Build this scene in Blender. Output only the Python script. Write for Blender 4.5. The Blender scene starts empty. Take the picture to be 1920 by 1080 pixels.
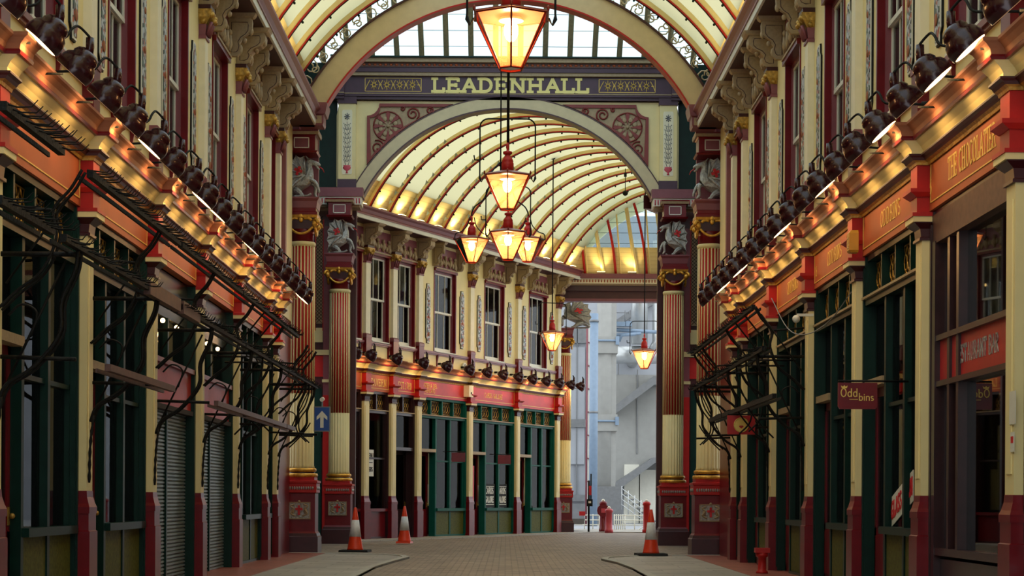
import bpy, math, random
from mathutils import Vector, Matrix
random.seed(7)
PI = math.pi
scene = bpy.context.scene
COL = scene.collection

# ---------------------------------------------------------------- camera
F = 3500.0
cam_d = bpy.data.cameras.new('camera')
cam = bpy.data.objects.new('camera', cam_d)
COL.objects.link(cam)
cam_d.sensor_width = 36.0
cam_d.lens = F / 1920.0 * 36.0
cam_d.shift_x = (960 - 948) / 1920.0
cam_d.shift_y = (935 - 540) / 1920.0
cam_d.clip_end = 400
cam.location = (0, 0, 1.25)
cam.rotation_euler = (Matrix.Rotation(math.radians(90), 4, 'X') @ Matrix.Rotation(math.radians(0.33), 4, 'Z')).to_euler()
scene.camera = cam

# ---------------------------------------------------------------- world, light, exposure
scene.view_settings.view_transform = 'Standard'
scene.view_settings.look = 'None'
scene.view_settings.gamma = 1.0
scene.view_settings.use_curve_mapping = False
scene.view_settings.exposure = 1.2
world = bpy.data.worlds.new('overcast_sky')
scene.world = world
world.use_nodes = True
wn = world.node_tree
wn.nodes.clear()
wo = wn.nodes.new('ShaderNodeOutputWorld'); wb = wn.nodes.new('ShaderNodeBackground')
wb.inputs['Color'].default_value = (0.90, 0.96, 1.0, 1)
wb.inputs['Strength'].default_value = 0.95
wn.links.new(wb.outputs[0], wo.inputs[0])
LAMP_W = 13.0        # shop spotlights
UP_W = 20.0         # uplighters on the gutters
LANT_W = 11.0       # lantern bulbs
WARM = (1.0, 0.58, 0.22)
scene.cycles.max_bounces = 7
scene.cycles.transparent_max_bounces = 16
scene.cycles.caustics_reflective = False
scene.cycles.caustics_refractive = False
scene.cycles.sample_clamp_indirect = 4.0

# ---------------------------------------------------------------- materials
def lin(c):
    return tuple(((v / 255.0) / 12.92 if v <= 10 else (((v / 255.0) + 0.055) / 1.055) ** 2.4) for v in c)
def paint(name, rgb, rough=0.5, metal=0.0, var=0.12, scale=6.0, bump=0.0, spec=0.5):
    m = bpy.data.materials.new(name); m.use_nodes = True
    nt = m.node_tree; b = nt.nodes['Principled BSDF']
    r, g, bl = lin(rgb)
    b.inputs['Roughness'].default_value = rough
    b.inputs['Metallic'].default_value = metal
    b.inputs['Specular IOR Level'].default_value = spec
    tc = nt.nodes.new('ShaderNodeTexCoord'); no = nt.nodes.new('ShaderNodeTexNoise')
    no.inputs['Scale'].default_value = scale; no.inputs['Detail'].default_value = 5
    nt.links.new(tc.outputs['Object'], no.inputs['Vector'])
    cr = nt.nodes.new('ShaderNodeValToRGB')
    cr.color_ramp.elements[0].position = 0.3; cr.color_ramp.elements[1].position = 0.7
    cr.color_ramp.elements[0].color = (r * (1 - var), g * (1 - var), bl * (1 - var), 1)
    cr.color_ramp.elements[1].color = (min(1, r * (1 + var)), min(1, g * (1 + var)), min(1, bl * (1 + var)), 1)
    nt.links.new(no.outputs['Fac'], cr.inputs['Fac']); nt.links.new(cr.outputs['Color'], b.inputs['Base Color'])
    if bump:
        bp = nt.nodes.new('ShaderNodeBump'); bp.inputs['Strength'].default_value = bump; bp.inputs['Distance'].default_value = 0.02
        nt.links.new(no.outputs['Fac'], bp.inputs['Height']); nt.links.new(bp.outputs['Normal'], b.inputs['Normal'])
    return m
def emit(name, rgb, s):
    m = bpy.data.materials.new(name); m.use_nodes = True; nt = m.node_tree; nt.nodes.clear()
    o = nt.nodes.new('ShaderNodeOutputMaterial'); e = nt.nodes.new('ShaderNodeEmission')
    e.inputs['Color'].default_value = (*rgb, 1); e.inputs['Strength'].default_value = s
    nt.links.new(e.outputs[0], o.inputs[0]); return m
def glass(name, tint, gloss=0.25, rough=0.03, transl=0.0, tcol=(1, 1, 1), wave=0.0):
    m = bpy.data.materials.new(name); m.use_nodes = True; nt = m.node_tree; nt.nodes.clear()
    o = nt.nodes.new('ShaderNodeOutputMaterial')
    tr = nt.nodes.new('ShaderNodeBsdfTransparent'); tr.inputs['Color'].default_value = (*tint, 1)
    gl = nt.nodes.new('ShaderNodeBsdfGlossy'); gl.inputs['Roughness'].default_value = rough
    fr = nt.nodes.new('ShaderNodeLayerWeight'); fr.inputs['Blend'].default_value = gloss
    if wave:
        no = nt.nodes.new('ShaderNodeTexNoise'); no.inputs['Scale'].default_value = 1.3
        tc = nt.nodes.new('ShaderNodeTexCoord'); nt.links.new(tc.outputs['Object'], no.inputs['Vector'])
        bp = nt.nodes.new('ShaderNodeBump'); bp.inputs['Strength'].default_value = wave; bp.inputs['Distance'].default_value = 0.05
        nt.links.new(no.outputs['Fac'], bp.inputs['Height']); nt.links.new(bp.outputs['Normal'], gl.inputs['Normal'])
    base = tr.outputs[0]
    if transl:
        tl = nt.nodes.new('ShaderNodeBsdfTranslucent'); tl.inputs['Color'].default_value = (*tcol, 1)
        mx = nt.nodes.new('ShaderNodeMixShader'); mx.inputs[0].default_value = transl
        nt.links.new(base, mx.inputs[1]); nt.links.new(tl.outputs[0], mx.inputs[2]); base = mx.outputs[0]
    m2 = nt.nodes.new('ShaderNodeMixShader')
    nt.links.new(fr.outputs['Fresnel'], m2.inputs[0]); nt.links.new(base, m2.inputs[1]); nt.links.new(gl.outputs[0], m2.inputs[2])
    nt.links.new(m2.outputs[0], o.inputs[0]); return m

M = {}
M['cream'] = paint('cream_paint', (230, 213, 154), 0.5, var=0.06, scale=2.0)
M['cream_pale'] = paint('pale_cream_paint', (232, 223, 192), 0.5, var=0.05)
M['cream_roof'] = paint('roof_board_cream', (228, 210, 148), 0.6, var=0.07, scale=3.0)
M['grey_cream'] = paint('grey_cream_paint', (160, 138, 104), 0.55, var=0.12, scale=20, bump=0.3)
M['maroon'] = paint('maroon_gloss', (108, 12, 22), 0.3, var=0.15, spec=0.35)
M['maroon_dark'] = paint('dark_maroon_gloss', (58, 10, 18), 0.35, var=0.15)
M['mauve'] = paint('mauve_paint', (126, 66, 74), 0.4, var=0.08)
M['soffit'] = paint('soffit_brown_maroon', (70, 32, 32), 0.55)
M['red'] = paint('signal_red_paint', (176, 34, 32), 0.4, var=0.1, spec=0.3)
M['fascia'] = paint('fascia_red', (172, 88, 52), 0.5, var=0.1, scale=2, spec=0.3)
M['plum'] = paint('plum_paint', (62, 28, 50), 0.4)
M['gold'] = paint('gilding', (176, 138, 62), 0.4, 0.55, var=0.35, scale=20, bump=0.4)
M['goldpaint'] = paint('gold_paint', (226, 190, 96), 0.45, 0.2, var=0.1)
M['green'] = paint('deep_green_gloss', (6, 40, 33), 0.38, var=0.2, spec=0.22)
M['green_bright'] = paint('teal_green_paint', (14, 84, 72), 0.5, var=0.1, spec=0.15)
M['olive'] = paint('olive_tile', (84, 86, 34), 0.6, var=0.35, scale=25, spec=0.2)
M['wood_dark'] = paint('dark_purple_wood', (48, 24, 26), 0.3, var=0.25, scale=9)
M['iron'] = paint('black_iron', (11, 11, 10), 0.6, 0.0, var=0.3, scale=30, bump=0.6, spec=0.25)
M['iron_brown'] = paint('rusty_brown_iron', (92, 62, 54), 0.5, 0.2, var=0.25, scale=12)
M['shade'] = paint('lamp_shade_oxblood', (52, 16, 22), 0.2, 0.1, var=0.15)
M['silver'] = paint('silvered_cast_metal', (158, 156, 150), 0.42, 0.45, var=0.3, scale=22, bump=1.0)
M['white'] = paint('white_paint', (222, 220, 206), 0.4, var=0.04)
M['shutter'] = paint('grey_shutter_steel', (122, 134, 134), 0.4, 0.3, var=0.15)
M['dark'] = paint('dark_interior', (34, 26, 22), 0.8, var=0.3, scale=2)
M['stone'] = paint('pale_stone', (176, 172, 160), 0.7, var=0.15, scale=8, bump=0.3)
M['steel'] = paint('pale_steel_panel', (160, 164, 171), 0.35, 0.2, var=0.07, scale=1.2)
M['steel_dark'] = paint('grey_steel', (120, 122, 124), 0.4, 0.3, var=0.1)
M['duct'] = paint('silver_duct', (190, 193, 193), 0.3, 0.6, var=0.05)
M['conc'] = paint('pale_concrete', (150, 150, 146), 0.8, var=0.06, scale=3)
M['bluegrey'] = paint('blue_grey_paint', (122, 142, 164), 0.4, var=0.06)
M['orange'] = paint('cone_orange', (226, 62, 20), 0.45, var=0.06)
M['reflect'] = paint('cone_white_sleeve', (226, 226, 224), 0.4, var=0.08, scale=20)
M['rubber'] = paint('black_rubber', (22, 22, 22), 0.8)
M['signblue'] = paint('sign_blue', (14, 70, 150), 0.4, var=0.03)
M['yellow'] = paint('alarm_box_yellow', (196, 140, 40), 0.5)
M['posterred'] = paint('poster_red', (196, 22, 34), 0.5)
M['carwhite'] = paint('silver_blue_car', (176, 188, 204), 0.2, 0.4, var=0.02)
M['carlamp'] = paint('red_lamp_glass', (200, 20, 20), 0.2)
M['pinkred'] = paint('faded_red_paint', (196, 70, 84), 0.4, var=0.1)
M['crossred'] = paint('cross_red', (190, 20, 24), 0.4)
M['copper'] = paint('copper_lantern_frame', (128, 34, 22), 0.3, 0.4, var=0.2)
M['lant_roof'] = paint('lantern_roof_grey_red', (150, 96, 92), 0.4, 0.2)
M['brickred'] = paint('dark_brick_red', (122, 32, 24), 0.45, var=0.15)
M['archcream'] = paint('arch_stone_cream', (202, 186, 146), 0.55, var=0.06)
M['bar'] = paint('glazing_bar_paint', (150, 136, 98), 0.6, var=0.25, scale=14)
M['vault_glint'] = paint('pale_green_vault_glint', (186, 204, 184), 0.3, var=0.15, spec=0.8)
M['shopglass'] = glass('shop_glass', (0.72, 0.72, 0.68), 0.13, 0.02)
M['mirrorglass'] = glass('reflective_shop_glass', (0.5, 0.5, 0.48), 0.5, 0.015)
M['winglass'] = glass('window_glass', (0.62, 0.64, 0.6), 0.20, 0.03)
M['skyglass'] = glass('skylight_glass', (0.73, 0.80, 0.81), 0.08, 0.2)
M['amber'] = glass('amber_lantern_glass', (1.0, 0.80, 0.60), 0.12, 0.05, transl=0.13, tcol=(1.0, 0.58, 0.26))
M['bulb'] = emit('lantern_bulb_glow', (1.0, 0.72, 0.38), 60)
M['spotglow'] = emit('spotlight_lens_glow', (1.0, 0.66, 0.30), 3.2)
M['upglow'] = emit('uplighter_glow', (1.0, 0.78, 0.30), 5)
M['roomlight'] = emit('room_lamp_glow', (1.0, 0.60, 0.22), 5)

def node_mat(name, rough=0.6):
    m = bpy.data.materials.new(name); m.use_nodes = True
    nt = m.node_tree; b = nt.nodes['Principled BSDF']; b.inputs['Roughness'].default_value = rough
    tc = nt.nodes.new('ShaderNodeTexCoord'); return m, nt, b, tc
def floral():
    m, nt, b, tc = node_mat('painted_floral_inlay', 0.4)
    v = nt.nodes.new('ShaderNodeTexVoronoi'); v.inputs['Scale'].default_value = 19
    nt.links.new(tc.outputs['Object'], v.inputs['Vector'])
    r = nt.nodes.new('ShaderNodeValToRGB'); r.color_ramp.interpolation = 'CONSTANT'
    e = r.color_ramp.elements
    cols = [(0, (178, 182, 190)), (0.30, (40, 74, 58)), (0.48, (26, 26, 34)), (0.68, (170, 74, 40)), (0.78, (150, 150, 152)), (0.88, (96, 30, 32))]
    e[0].position = 0; e[0].color = (*lin(cols[0][1]), 1); e[1].position = cols[1][0]; e[1].color = (*lin(cols[1][1]), 1)
    for p, c in cols[2:]:
        k = e.new(p); k.color = (*lin(c), 1)
    sx = nt.nodes.new('ShaderNodeSeparateColor')
    nt.links.new(v.outputs['Color'], sx.inputs[0]); nt.links.new(sx.outputs[0], r.inputs['Fac'])
    nt.links.new(r.outputs['Color'], b.inputs['Base Color']); return m
M['floral'] = floral()
M['terracotta'] = paint('brown_red_moulding_paint', (158, 102, 76), 0.7, var=0.08, spec=0.2)
M['frosted'] = glass('frosted_cream_roof_glass', (0.25, 0.24, 0.18), 0.02, 0.3, transl=0.9, tcol=(0.72, 0.69, 0.52))
M['letter_gold'] = paint('lettering_pale_gold', (238, 224, 146), 0.6, var=0.03, spec=0.2)
M['gilt'] = paint('bright_gilding', (214, 160, 62), 0.35, 0.5, var=0.3, scale=20, bump=0.4)
def brickmat(name, c1, c2, mortar, sx, sy, msize, rough, coord='Object', bump=0.5, rot=0, wear=0.25):
    m, nt, b, tc = node_mat(name, rough)
    mp = nt.nodes.new('ShaderNodeMapping'); mp.inputs['Rotation'].default_value = (0, 0, rot)
    nt.links.new(tc.outputs[coord], mp.inputs['Vector'])
    t = nt.nodes.new('ShaderNodeTexBrick')
    t.inputs['Scale'].default_value = 1.0; t.inputs['Brick Width'].default_value = sx; t.inputs['Row Height'].default_value = sy
    t.inputs['Mortar Size'].default_value = msize; t.inputs['Mortar Smooth'].default_value = 0.3
    t.inputs['Color1'].default_value = (*lin(c1), 1); t.inputs['Color2'].default_value = (*lin(c2), 1); t.inputs['Mortar'].default_value = (*lin(mortar), 1)
    nt.links.new(mp.outputs[0], t.inputs['Vector'])
    no = nt.nodes.new('ShaderNodeTexNoise'); no.inputs['Scale'].default_value = 0.8; no.inputs['Detail'].default_value = 6
    nt.links.new(tc.outputs[coord], no.inputs['Vector'])
    mx = nt.nodes.new('ShaderNodeMix'); mx.data_type = 'RGBA'; mx.blend_type = 'MULTIPLY'; mx.inputs[0].default_value = wear * 2
    nt.links.new(t.outputs['Color'], mx.inputs[6]); nt.links.new(no.outputs['Fac'], mx.inputs[7])
    nt.links.new(mx.outputs[2], b.inputs['Base Color'])
    bp = nt.nodes.new('ShaderNodeBump'); bp.inputs['Strength'].default_value = bump; bp.inputs['Distance'].default_value = 0.02; bp.invert = True
    nt.links.new(t.outputs['Fac'], bp.inputs['Height']); nt.links.new(bp.outputs['Normal'], b.inputs['Normal'])
    return m
M['setts'] = brickmat('granite_setts', (190, 168, 148), (136, 122, 108), (104, 94, 84), 0.24, 0.13, 0.012, 0.55, bump=0.9, wear=0.25)
M['slabs'] = brickmat('york_stone_slabs', (190, 184, 172), (166, 160, 150), (120, 112, 104), 0.9, 0.6, 0.008, 0.5)
M['tilered'] = brickmat('red_pavement_tiles', (176, 100, 86), (154, 88, 76), (110, 66, 58), 0.3, 0.3, 0.006, 0.4)
M['asphalt'] = paint('pale_asphalt', (150, 152, 156), 0.8, var=0.1, scale=5)
M['glassbrick'] = brickmat('glass_bricks', (128, 122, 104), (96, 92, 80), (60, 56, 48), 0.3, 0.2, 0.015, 0.2)
def boards():
    m, nt, b, tc = node_mat('cream_ceiling_boards', 0.6)
    w = nt.nodes.new('ShaderNodeTexWave'); w.wave_type = 'BANDS'; w.bands_direction = 'Z'; w.inputs['Scale'].default_value = 2.2; w.inputs['Distortion'].default_value = 0
    nt.links.new(tc.outputs['Object'], w.inputs['Vector'])
    r = nt.nodes.new('ShaderNodeValToRGB'); r.color_ramp.elements[0].position = 0.0; r.color_ramp.elements[1].position = 0.12
    r.color_ramp.elements[0].color = (*lin((214, 196, 140)), 1); r.color_ramp.elements[1].color = (*lin((232, 216, 160)), 1)
    nt.links.new(w.outputs['Fac'], r.inputs['Fac']); nt.links.new(r.outputs['Color'], b.inputs['Base Color']); return m
M['boards'] = boards()

# ---------------------------------------------------------------- mesh builder
class MB:
    def __init__(s): s.v = []; s.f = []; s.sm = []
    def add(s, vs, fs, smooth=False):
        o = len(s.v); s.v += [tuple(p) for p in vs]
        s.f += [tuple(o + i for i in q) for q in fs]; s.sm += [smooth] * len(fs); return s
    def box(s, x0, x1, y0, y1, z0, z1):
        vs = [(x, y, z) for z in (z0, z1) for y in (y0, y1) for x in (x0, x1)]
        return s.add(vs, [(0, 2, 3, 1), (4, 5, 7, 6), (0, 1, 5, 4), (2, 6, 7, 3), (0, 4, 6, 2), (1, 3, 7, 5)])
    def stack(s, rows, yb=-0.3, cx=0.0, closed=True):
        """rows of (z, half width, front y): lofted rectangle whose back stays at yb"""
        vs = []
        for z, h, y in rows:
            vs += [(cx - h, yb, z), (cx + h, yb, z), (cx + h, y, z), (cx - h, y, z)]
        n = len(rows); fs = []
        for i in range(n - 1):
            a = i * 4; b = a + 4
            for k in range(4):
                k2 = (k + 1) % 4; fs.append((a + k, a + k2, b + k2, b + k))
        fs += [(3, 2, 1, 0), tuple((n - 1) * 4 + k for k in range(4))]
        return s.add(vs, fs)
    def sqstack(s, rows, cx=0, cy=0):
        vs = []
        for z, h in rows: vs += [(cx - h, cy - h, z), (cx + h, cy - h, z), (cx + h, cy + h, z), (cx - h, cy + h, z)]
        n = len(rows); fs = []
        for i in range(n - 1):
            a = i * 4; b = a + 4
            for k in range(4): fs.append((a + k, a + (k + 1) % 4, b + (k + 1) % 4, b + k))
        fs += [(3, 2, 1, 0), tuple((n - 1) * 4 + k for k in range(4))]
        return s.add(vs, fs)
    def prism(s, poly, d0, d1, axis='x'):
        """poly in the plane across axis: axis x -> (y,z); y -> (x,z); z -> (x,y)"""
        def mk(p, d):
            return (d, p[0], p[1]) if axis == 'x' else ((p[0], d, p[1]) if axis == 'y' else (p[0], p[1], d))
        n = len(poly); vs = [mk(p, d0) for p in poly] + [mk(p, d1) for p in poly]
        fs = [tuple(range(n)), tuple(range(2 * n - 1, n - 1, -1))] + [(i, i + n, (i + 1) % n + n, (i + 1) % n) for i in range(n)]
        return s.add(vs, fs)
    def strip2(s, inner, outer, d0, d1, axis='y'):
        """solid band between two polylines of equal length in the plane across axis"""
        def mk(p, d):
            return (d, p[0], p[1]) if axis == 'x' else ((p[0], d, p[1]) if axis == 'y' else (p[0], p[1], d))
        n = len(inner); vs = []
        for i in range(n): vs += [mk(inner[i], d0), mk(outer[i], d0), mk(outer[i], d1), mk(inner[i], d1)]
        fs = []
        for i in range(n - 1):
            a = i * 4; b = a + 4
            for k in range(4): fs.append((a + k, a + (k + 1) % 4, b + (k + 1) % 4, b + k))
        fs += [(3, 2, 1, 0), tuple((n - 1) * 4 + k for k in range(4))]
        return s.add(vs, fs)
    def lathe(s, prof, n=24, c=(0, 0, 0), smooth=True, flute=None, ph=0.0):
        vs = []; m = len(prof)
        for r, z in prof:
            for k in range(n):
                a = 2 * PI * k / n + ph
                rr = r * (1 + (flute(a) if flute else 0))
                vs.append((c[0] + rr * math.cos(a), c[1] + rr * math.sin(a), c[2] + z))
        fs = [(i * n + k, i * n + (k + 1) % n, (i + 1) * n + (k + 1) % n, (i + 1) * n + k) for i in range(m - 1) for k in range(n)]
        s.add(vs, fs, smooth)
        o = len(s.v) - len(vs)
        s.f += [tuple(o + k for k in reversed(range(n))), tuple(o + (m - 1) * n + k for k in range(n))]; s.sm += [False, False]
        return s
    def tube(s, pts, r, n=6, smooth=True):
        P = [Vector(p) for p in pts]; rr = r if isinstance(r, (list, tuple)) else [r] * len(P)
        vs = []; prev = None
        for i, p in enumerate(P):
            d = (P[min(i + 1, len(P) - 1)] - P[max(i - 1, 0)])
            d = d.normalized() if d.length > 1e-9 else Vector((0, 0, 1))
            if prev is None:
                up = Vector((0, 0, 1)) if abs(d.z) < 0.9 else Vector((1, 0, 0))
                a = d.cross(up).normalized()
            else:
                a = (prev - d * prev.dot(d)); a = a.normalized() if a.length > 1e-6 else d.orthogonal().normalized()
            prev = a; b = d.cross(a)
            for k in range(n):
                t = 2 * PI * k / n; vs.append(p + a * (rr[i] * math.cos(t)) + b * (rr[i] * math.sin(t)))
        m = len(P)
        fs = [(i * n + k, i * n + (k + 1) % n, (i + 1) * n + (k + 1) % n, (i + 1) * n + k) for i in range(m - 1) for k in range(n)]
        s.add(vs, fs, smooth); o = len(s.v) - len(vs)
        s.f += [tuple(o + k for k in reversed(range(n))), tuple(o + (m - 1) * n + k for k in range(n))]; s.sm += [False, False]
        return s
    def ball(s, c, r, n=8, m=6):
        if not isinstance(r, (list, tuple)): r = (r, r, r)
        vs = [(c[0], c[1], c[2] - r[2])]
        for i in range(1, m):
            a = -PI / 2 + PI * i / m
            for k in range(n):
                t = 2 * PI * k / n
                vs.append((c[0] + r[0] * math.cos(a) * math.cos(t), c[1] + r[1] * math.cos(a) * math.sin(t), c[2] + r[2] * math.sin(a)))
        vs.append((c[0], c[1], c[2] + r[2])); L = len(vs) - 1
        fs = [(0, 1 + (k + 1) % n, 1 + k) for k in range(n)]
        for i in range(m - 2):
            a = 1 + i * n; b = a + n
            fs += [(a + k, a + (k + 1) % n, b + (k + 1) % n, b + k) for k in range(n)]
        a = 1 + (m - 2) * n; fs += [(a + k, a + (k + 1) % n, L) for k in range(n)]
        return s.add(vs, fs, True)
    def xf(s, mat, start=0):
        for i in range(start, len(s.v)): s.v[i] = tuple(mat @ Vector(s.v[i]))
        return s
    def build(s, name, mat, parent=None, label=None):
        me = bpy.data.meshes.new(name); me.from_pydata(s.v, [], s.f); me.validate()
        if len(me.polygons) == len(s.sm): me.polygons.foreach_set('use_smooth', s.sm)
        import bmesh
        bm = bmesh.new(); bm.from_mesh(me); bmesh.ops.recalc_face_normals(bm, faces=bm.faces); bm.to_mesh(me); bm.free()
        me.materials.append(mat if not isinstance(mat, str) else M[mat])
        o = bpy.data.objects.new(name, me); COL.objects.link(o)
        if parent: o.parent = parent
        if label: o['label'] = label
        return o
def bx(*a): return MB().box(*a)

def tag(o, label, cat, group=None, kind='thing'):
    o['label'] = label; o['category'] = cat; o['kind'] = kind
    if group: o['group'] = group
    return o
def thing(name, label, cat, loc=(0, 0, 0), rz=0.0, group=None, kind='thing'):
    o = bpy.data.objects.new(name, None); COL.objects.link(o)
    o.empty_display_size = 0.2
    o.location = loc; o.rotation_euler = (0, 0, rz)
    return tag(o, label, cat, group, kind)
def struct(o, label=None):
    o['kind'] = 'structure'
    if label: o['label'] = label
    return o
def sroot(name, loc=(0, 0, 0), rz=0.0):
    o = bpy.data.objects.new(name, None); COL.objects.link(o); o.location = loc; o.rotation_euler = (0, 0, rz); o['kind'] = 'structure'; return o
def copy_tree(o, parent=None, loc=None, rz=None, label=None, group=None):
    c = o.copy(); COL.objects.link(c)
    if parent: c.parent = parent
    if loc is not None: c.location = loc
    if rz is not None: c.rotation_euler = (0, 0, rz)
    if label: c['label'] = label
    if group: c['group'] = group
    for ch in list(o.children): copy_tree(ch, c)
    return c
def smoothpath(pts, n=5):
    """Catmull-Rom through pts"""
    P = [Vector(p) for p in pts]; P = [P[0] * 2 - P[1]] + P + [P[-1] * 2 - P[-2]]; out = []
    for i in range(1, len(P) - 2):
        for k in range(n):
            t = k / n; a, b, c, d = P[i - 1], P[i], P[i + 1], P[i + 2]
            out.append(0.5 * ((2 * b) + (c - a) * t + (2 * a - 5 * b + 4 * c - d) * t * t + (3 * b - a - 3 * c + d) * t ** 3))
    out.append(P[-2]); return out

# stroke lettering, slab serifs; each glyph: (width, [strokes]) in a box one unit high
def arc(cx, cy, rx, ry, a0, a1, n=8):
    return [(cx + rx * math.cos(math.radians(a0 + (a1 - a0) * i / n)), cy + ry * math.sin(math.radians(a0 + (a1 - a0) * i / n))) for i in range(n + 1)]
GL = {
 'A': (.8, [[(.08, 0), (.4, 1)], [(.4, 1), (.72, 0)], [(.2, .36), (.6, .36)]], [(.08, 0), (.72, 0)]),
 'B': (.68, [[(.12, 0), (.12, 1)], [(.12, 1), *arc(.34, .76, .24, .24, 90, -90), (.12, .52)], [(.12, .52), *arc(.36, .26, .27, .26, 90, -90), (.12, 0)]], []),
 'C': (.72, [arc(.4, .5, .32, .5, 50, 310, 12)], []),
 'D': (.76, [[(.12, 0), (.12, 1)], [(.12, 1), *arc(.32, .5, .34, .5, 90, -90, 10), (.12, 0)]], [(.12, 0), (.12, 1)]),
 'E': (.68, [[(.12, 0), (.12, 1)], [(.12, 1), (.6, 1)], [(.12, .5), (.48, .5)], [(.12, 0), (.6, 0)], [(.6, 1), (.6, .82)], [(.6, 0), (.6, .2)], [(.48, .4), (.48, .6)]], [(.12, 0), (.12, 1)]),
 'G': (.74, [arc(.4, .5, .32, .5, 50, 350, 12), [(.5, .42), (.74, .42)]], []),
 'H': (.82, [[(.14, 0), (.14, 1)], [(.68, 0), (.68, 1)], [(.14, .5), (.68, .5)]], [(.14, 0), (.14, 1), (.68, 0), (.68, 1)]),
 'I': (.34, [[(.17, 0), (.17, 1)]], [(.17, 0), (.17, 1)]),
 'K': (.74, [[(.12, 0), (.12, 1)], [(.6, 1), (.14, .45)], [(.3, .6), (.66, 0)]], [(.12, 0), (.12, 1)]),
 'L': (.66, [[(.12, 0), (.12, 1)], [(.12, 0), (.6, 0)], [(.6, 0), (.6, .26)]], [(.12, 0), (.12, 1)]),
 'M': (.95, [[(.12, 0), (.12, 1)], [(.12, 1), (.47, .25)], [(.47, .25), (.82, 1)], [(.82, 1), (.82, 0)]], [(.12, 0), (.82, 0)]),
 'N': (.84, [[(.14, 0), (.14, 1)], [(.14, 1), (.7, 0)], [(.7, 0), (.7, 1)]], [(.14, 0), (.14, 1), (.7, 1)]),
 'O': (.78, [arc(.39, .5, .31, .5, 0, 360, 16)], []),
 'P': (.66, [[(.12, 0), (.12, 1)], [(.12, 1), *arc(.34, .74, .24, .26, 90, -90), (.12, .48)]], [(.12, 0)]),
 'R': (.74, [[(.12, 0), (.12, 1)], [(.12, 1), *arc(.34, .76, .24, .24, 90, -90), (.12, .52)], [(.34, .52), (.66, 0)]], [(.12, 0), (.66, 0)]),
 'S': (.62, [arc(.31, .74, .22, .26, 30, 270, 8) + arc(.31, .25, .23, .25, 90, -150, 8)], []),
 'T': (.7, [[(.35, 0), (.35, 1)], [(.06, 1), (.64, 1)], [(.06, 1), (.06, .82)], [(.64, 1), (.64, .82)]], [(.35, 0)]),
 'U': (.8, [[(.14, 1), (.14, .3), *arc(.4, .28, .26, .28, 180, 360, 8), (.66, 1)]], [(.14, 1), (.66, 1)]),
 'V': (.76, [[(.08, 1), (.38, 0)], [(.38, 0), (.68, 1)]], [(.08, 1), (.68, 1)]),
 'Y': (.74, [[(.08, 1), (.37, .5)], [(.66, 1), (.37, .5)], [(.37, .5), (.37, 0)]], [(.37, 0)]),
 '0': (.6, [arc(.3, .5, .22, .5, 0, 360, 14)], []), '1': (.4, [[(.2, 0), (.2, 1)], [(.2, 1), (.06, .8)]], [(.2, 0)]),
 '6': (.6, [arc(.3, .28, .22, .28, 0, 360, 12), [(.08, .3), (.14, .7), (.42, 1)]], []), '7': (.6, [[(.06, 1), (.52, 1)], [(.52, 1), (.22, 0)]], []),
 '8': (.6, [arc(.3, .27, .22, .27, 0, 360, 12), arc(.3, .76, .18, .24, 0, 360, 12)], []), '.': (.25, [[(.08, .04), (.18, .04)]], []),
 'o': (.6, [arc(.3, .3, .22, .3, 0, 360, 12)], []), 'd': (.62, [arc(.3, .3, .22, .3, 0, 360, 12), [(.52, 0), (.52, 1)]], []),
 'b': (.62, [arc(.34, .3, .22, .3, 0, 360, 12), [(.12, 0), (.12, 1)]], []), 'i': (.26, [[(.13, 0), (.13, .6)], [(.13, .76), (.13, .86)]], []),
 'n': (.6, [[(.1, 0), (.1, .6)], [(.1, .4), *arc(.3, .38, .2, .22, 180, 0, 6), (.5, 0)]], []), 's': (.46, [arc(.24, .45, .15, .15, 40, 270, 6) + arc(.24, .15, .16, .15, 90, -140, 6)], []),
 'a': (.56, [arc(.28, .3, .2, .3, 0, 360, 12), [(.48, 0), (.48, .6)]], []), 'e': (.56, [arc(.28, .3, .21, .3, 0, 320, 12), [(.08, .3), (.48, .3)]], []), 'g': (.6, [arc(.3, .3, .22, .3, 0, 360, 12), [(.52, .6), (.52, -.15), (.3, -.3), (.1, -.2)]], []),
 ' ': (.4, [], []),
}
def text_w(t, ws=1.0, gap=0.1): return sum((GL[c][0] + gap) * ws for c in t)
def text(mb, t, cx, z0, h, y, ws=1.0, th=0.13, dep=0.012, serif=True, gap=0.1, d=-1):
    """lettering on a face that looks towards +y; the reader's right is local -x"""
    W = text_w(t, ws, gap) * h; u = -W / 2
    cnt = [0]
    def quad(a, b, t2):
        cnt[0] += 1; jit = (cnt[0] % 41) * .00013 * (1 if dep < .01 else 3)
        dx, dz = b[0] - a[0], b[1] - a[1]; L = math.hypot(dx, dz) or 1; nx, nz = -dz / L * t2, dx / L * t2
        ex, ez = dx / L * t2 * .5, dz / L * t2 * .5
        pl = [(a[0] + nx - ex, a[1] + nz - ez), (b[0] + nx + ex, b[1] + nz + ez), (b[0] - nx + ex, b[1] - nz + ez), (a[0] - nx - ex, a[1] - nz - ez)]
        mb.prism([(cx + d * p[0], z0 + p[1]) for p in pl], y, y + dep + jit, 'y')
    for c in t:
        w, st, sf = GL[c]
        for s_ in st:
            for a, b in zip(s_[:-1], s_[1:]):
                quad((u + a[0] * ws * h, a[1] * h), (u + b[0] * ws * h, b[1] * h), th * h / 2)
        if serif:
            for p in sf:
                quad((u + (p[0] - .15) * ws * h, p[1] * h), (u + (p[0] + .15) * ws * h, p[1] * h), th * h / 2.4)
        u += (w + gap) * ws * h
    return mb
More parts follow.
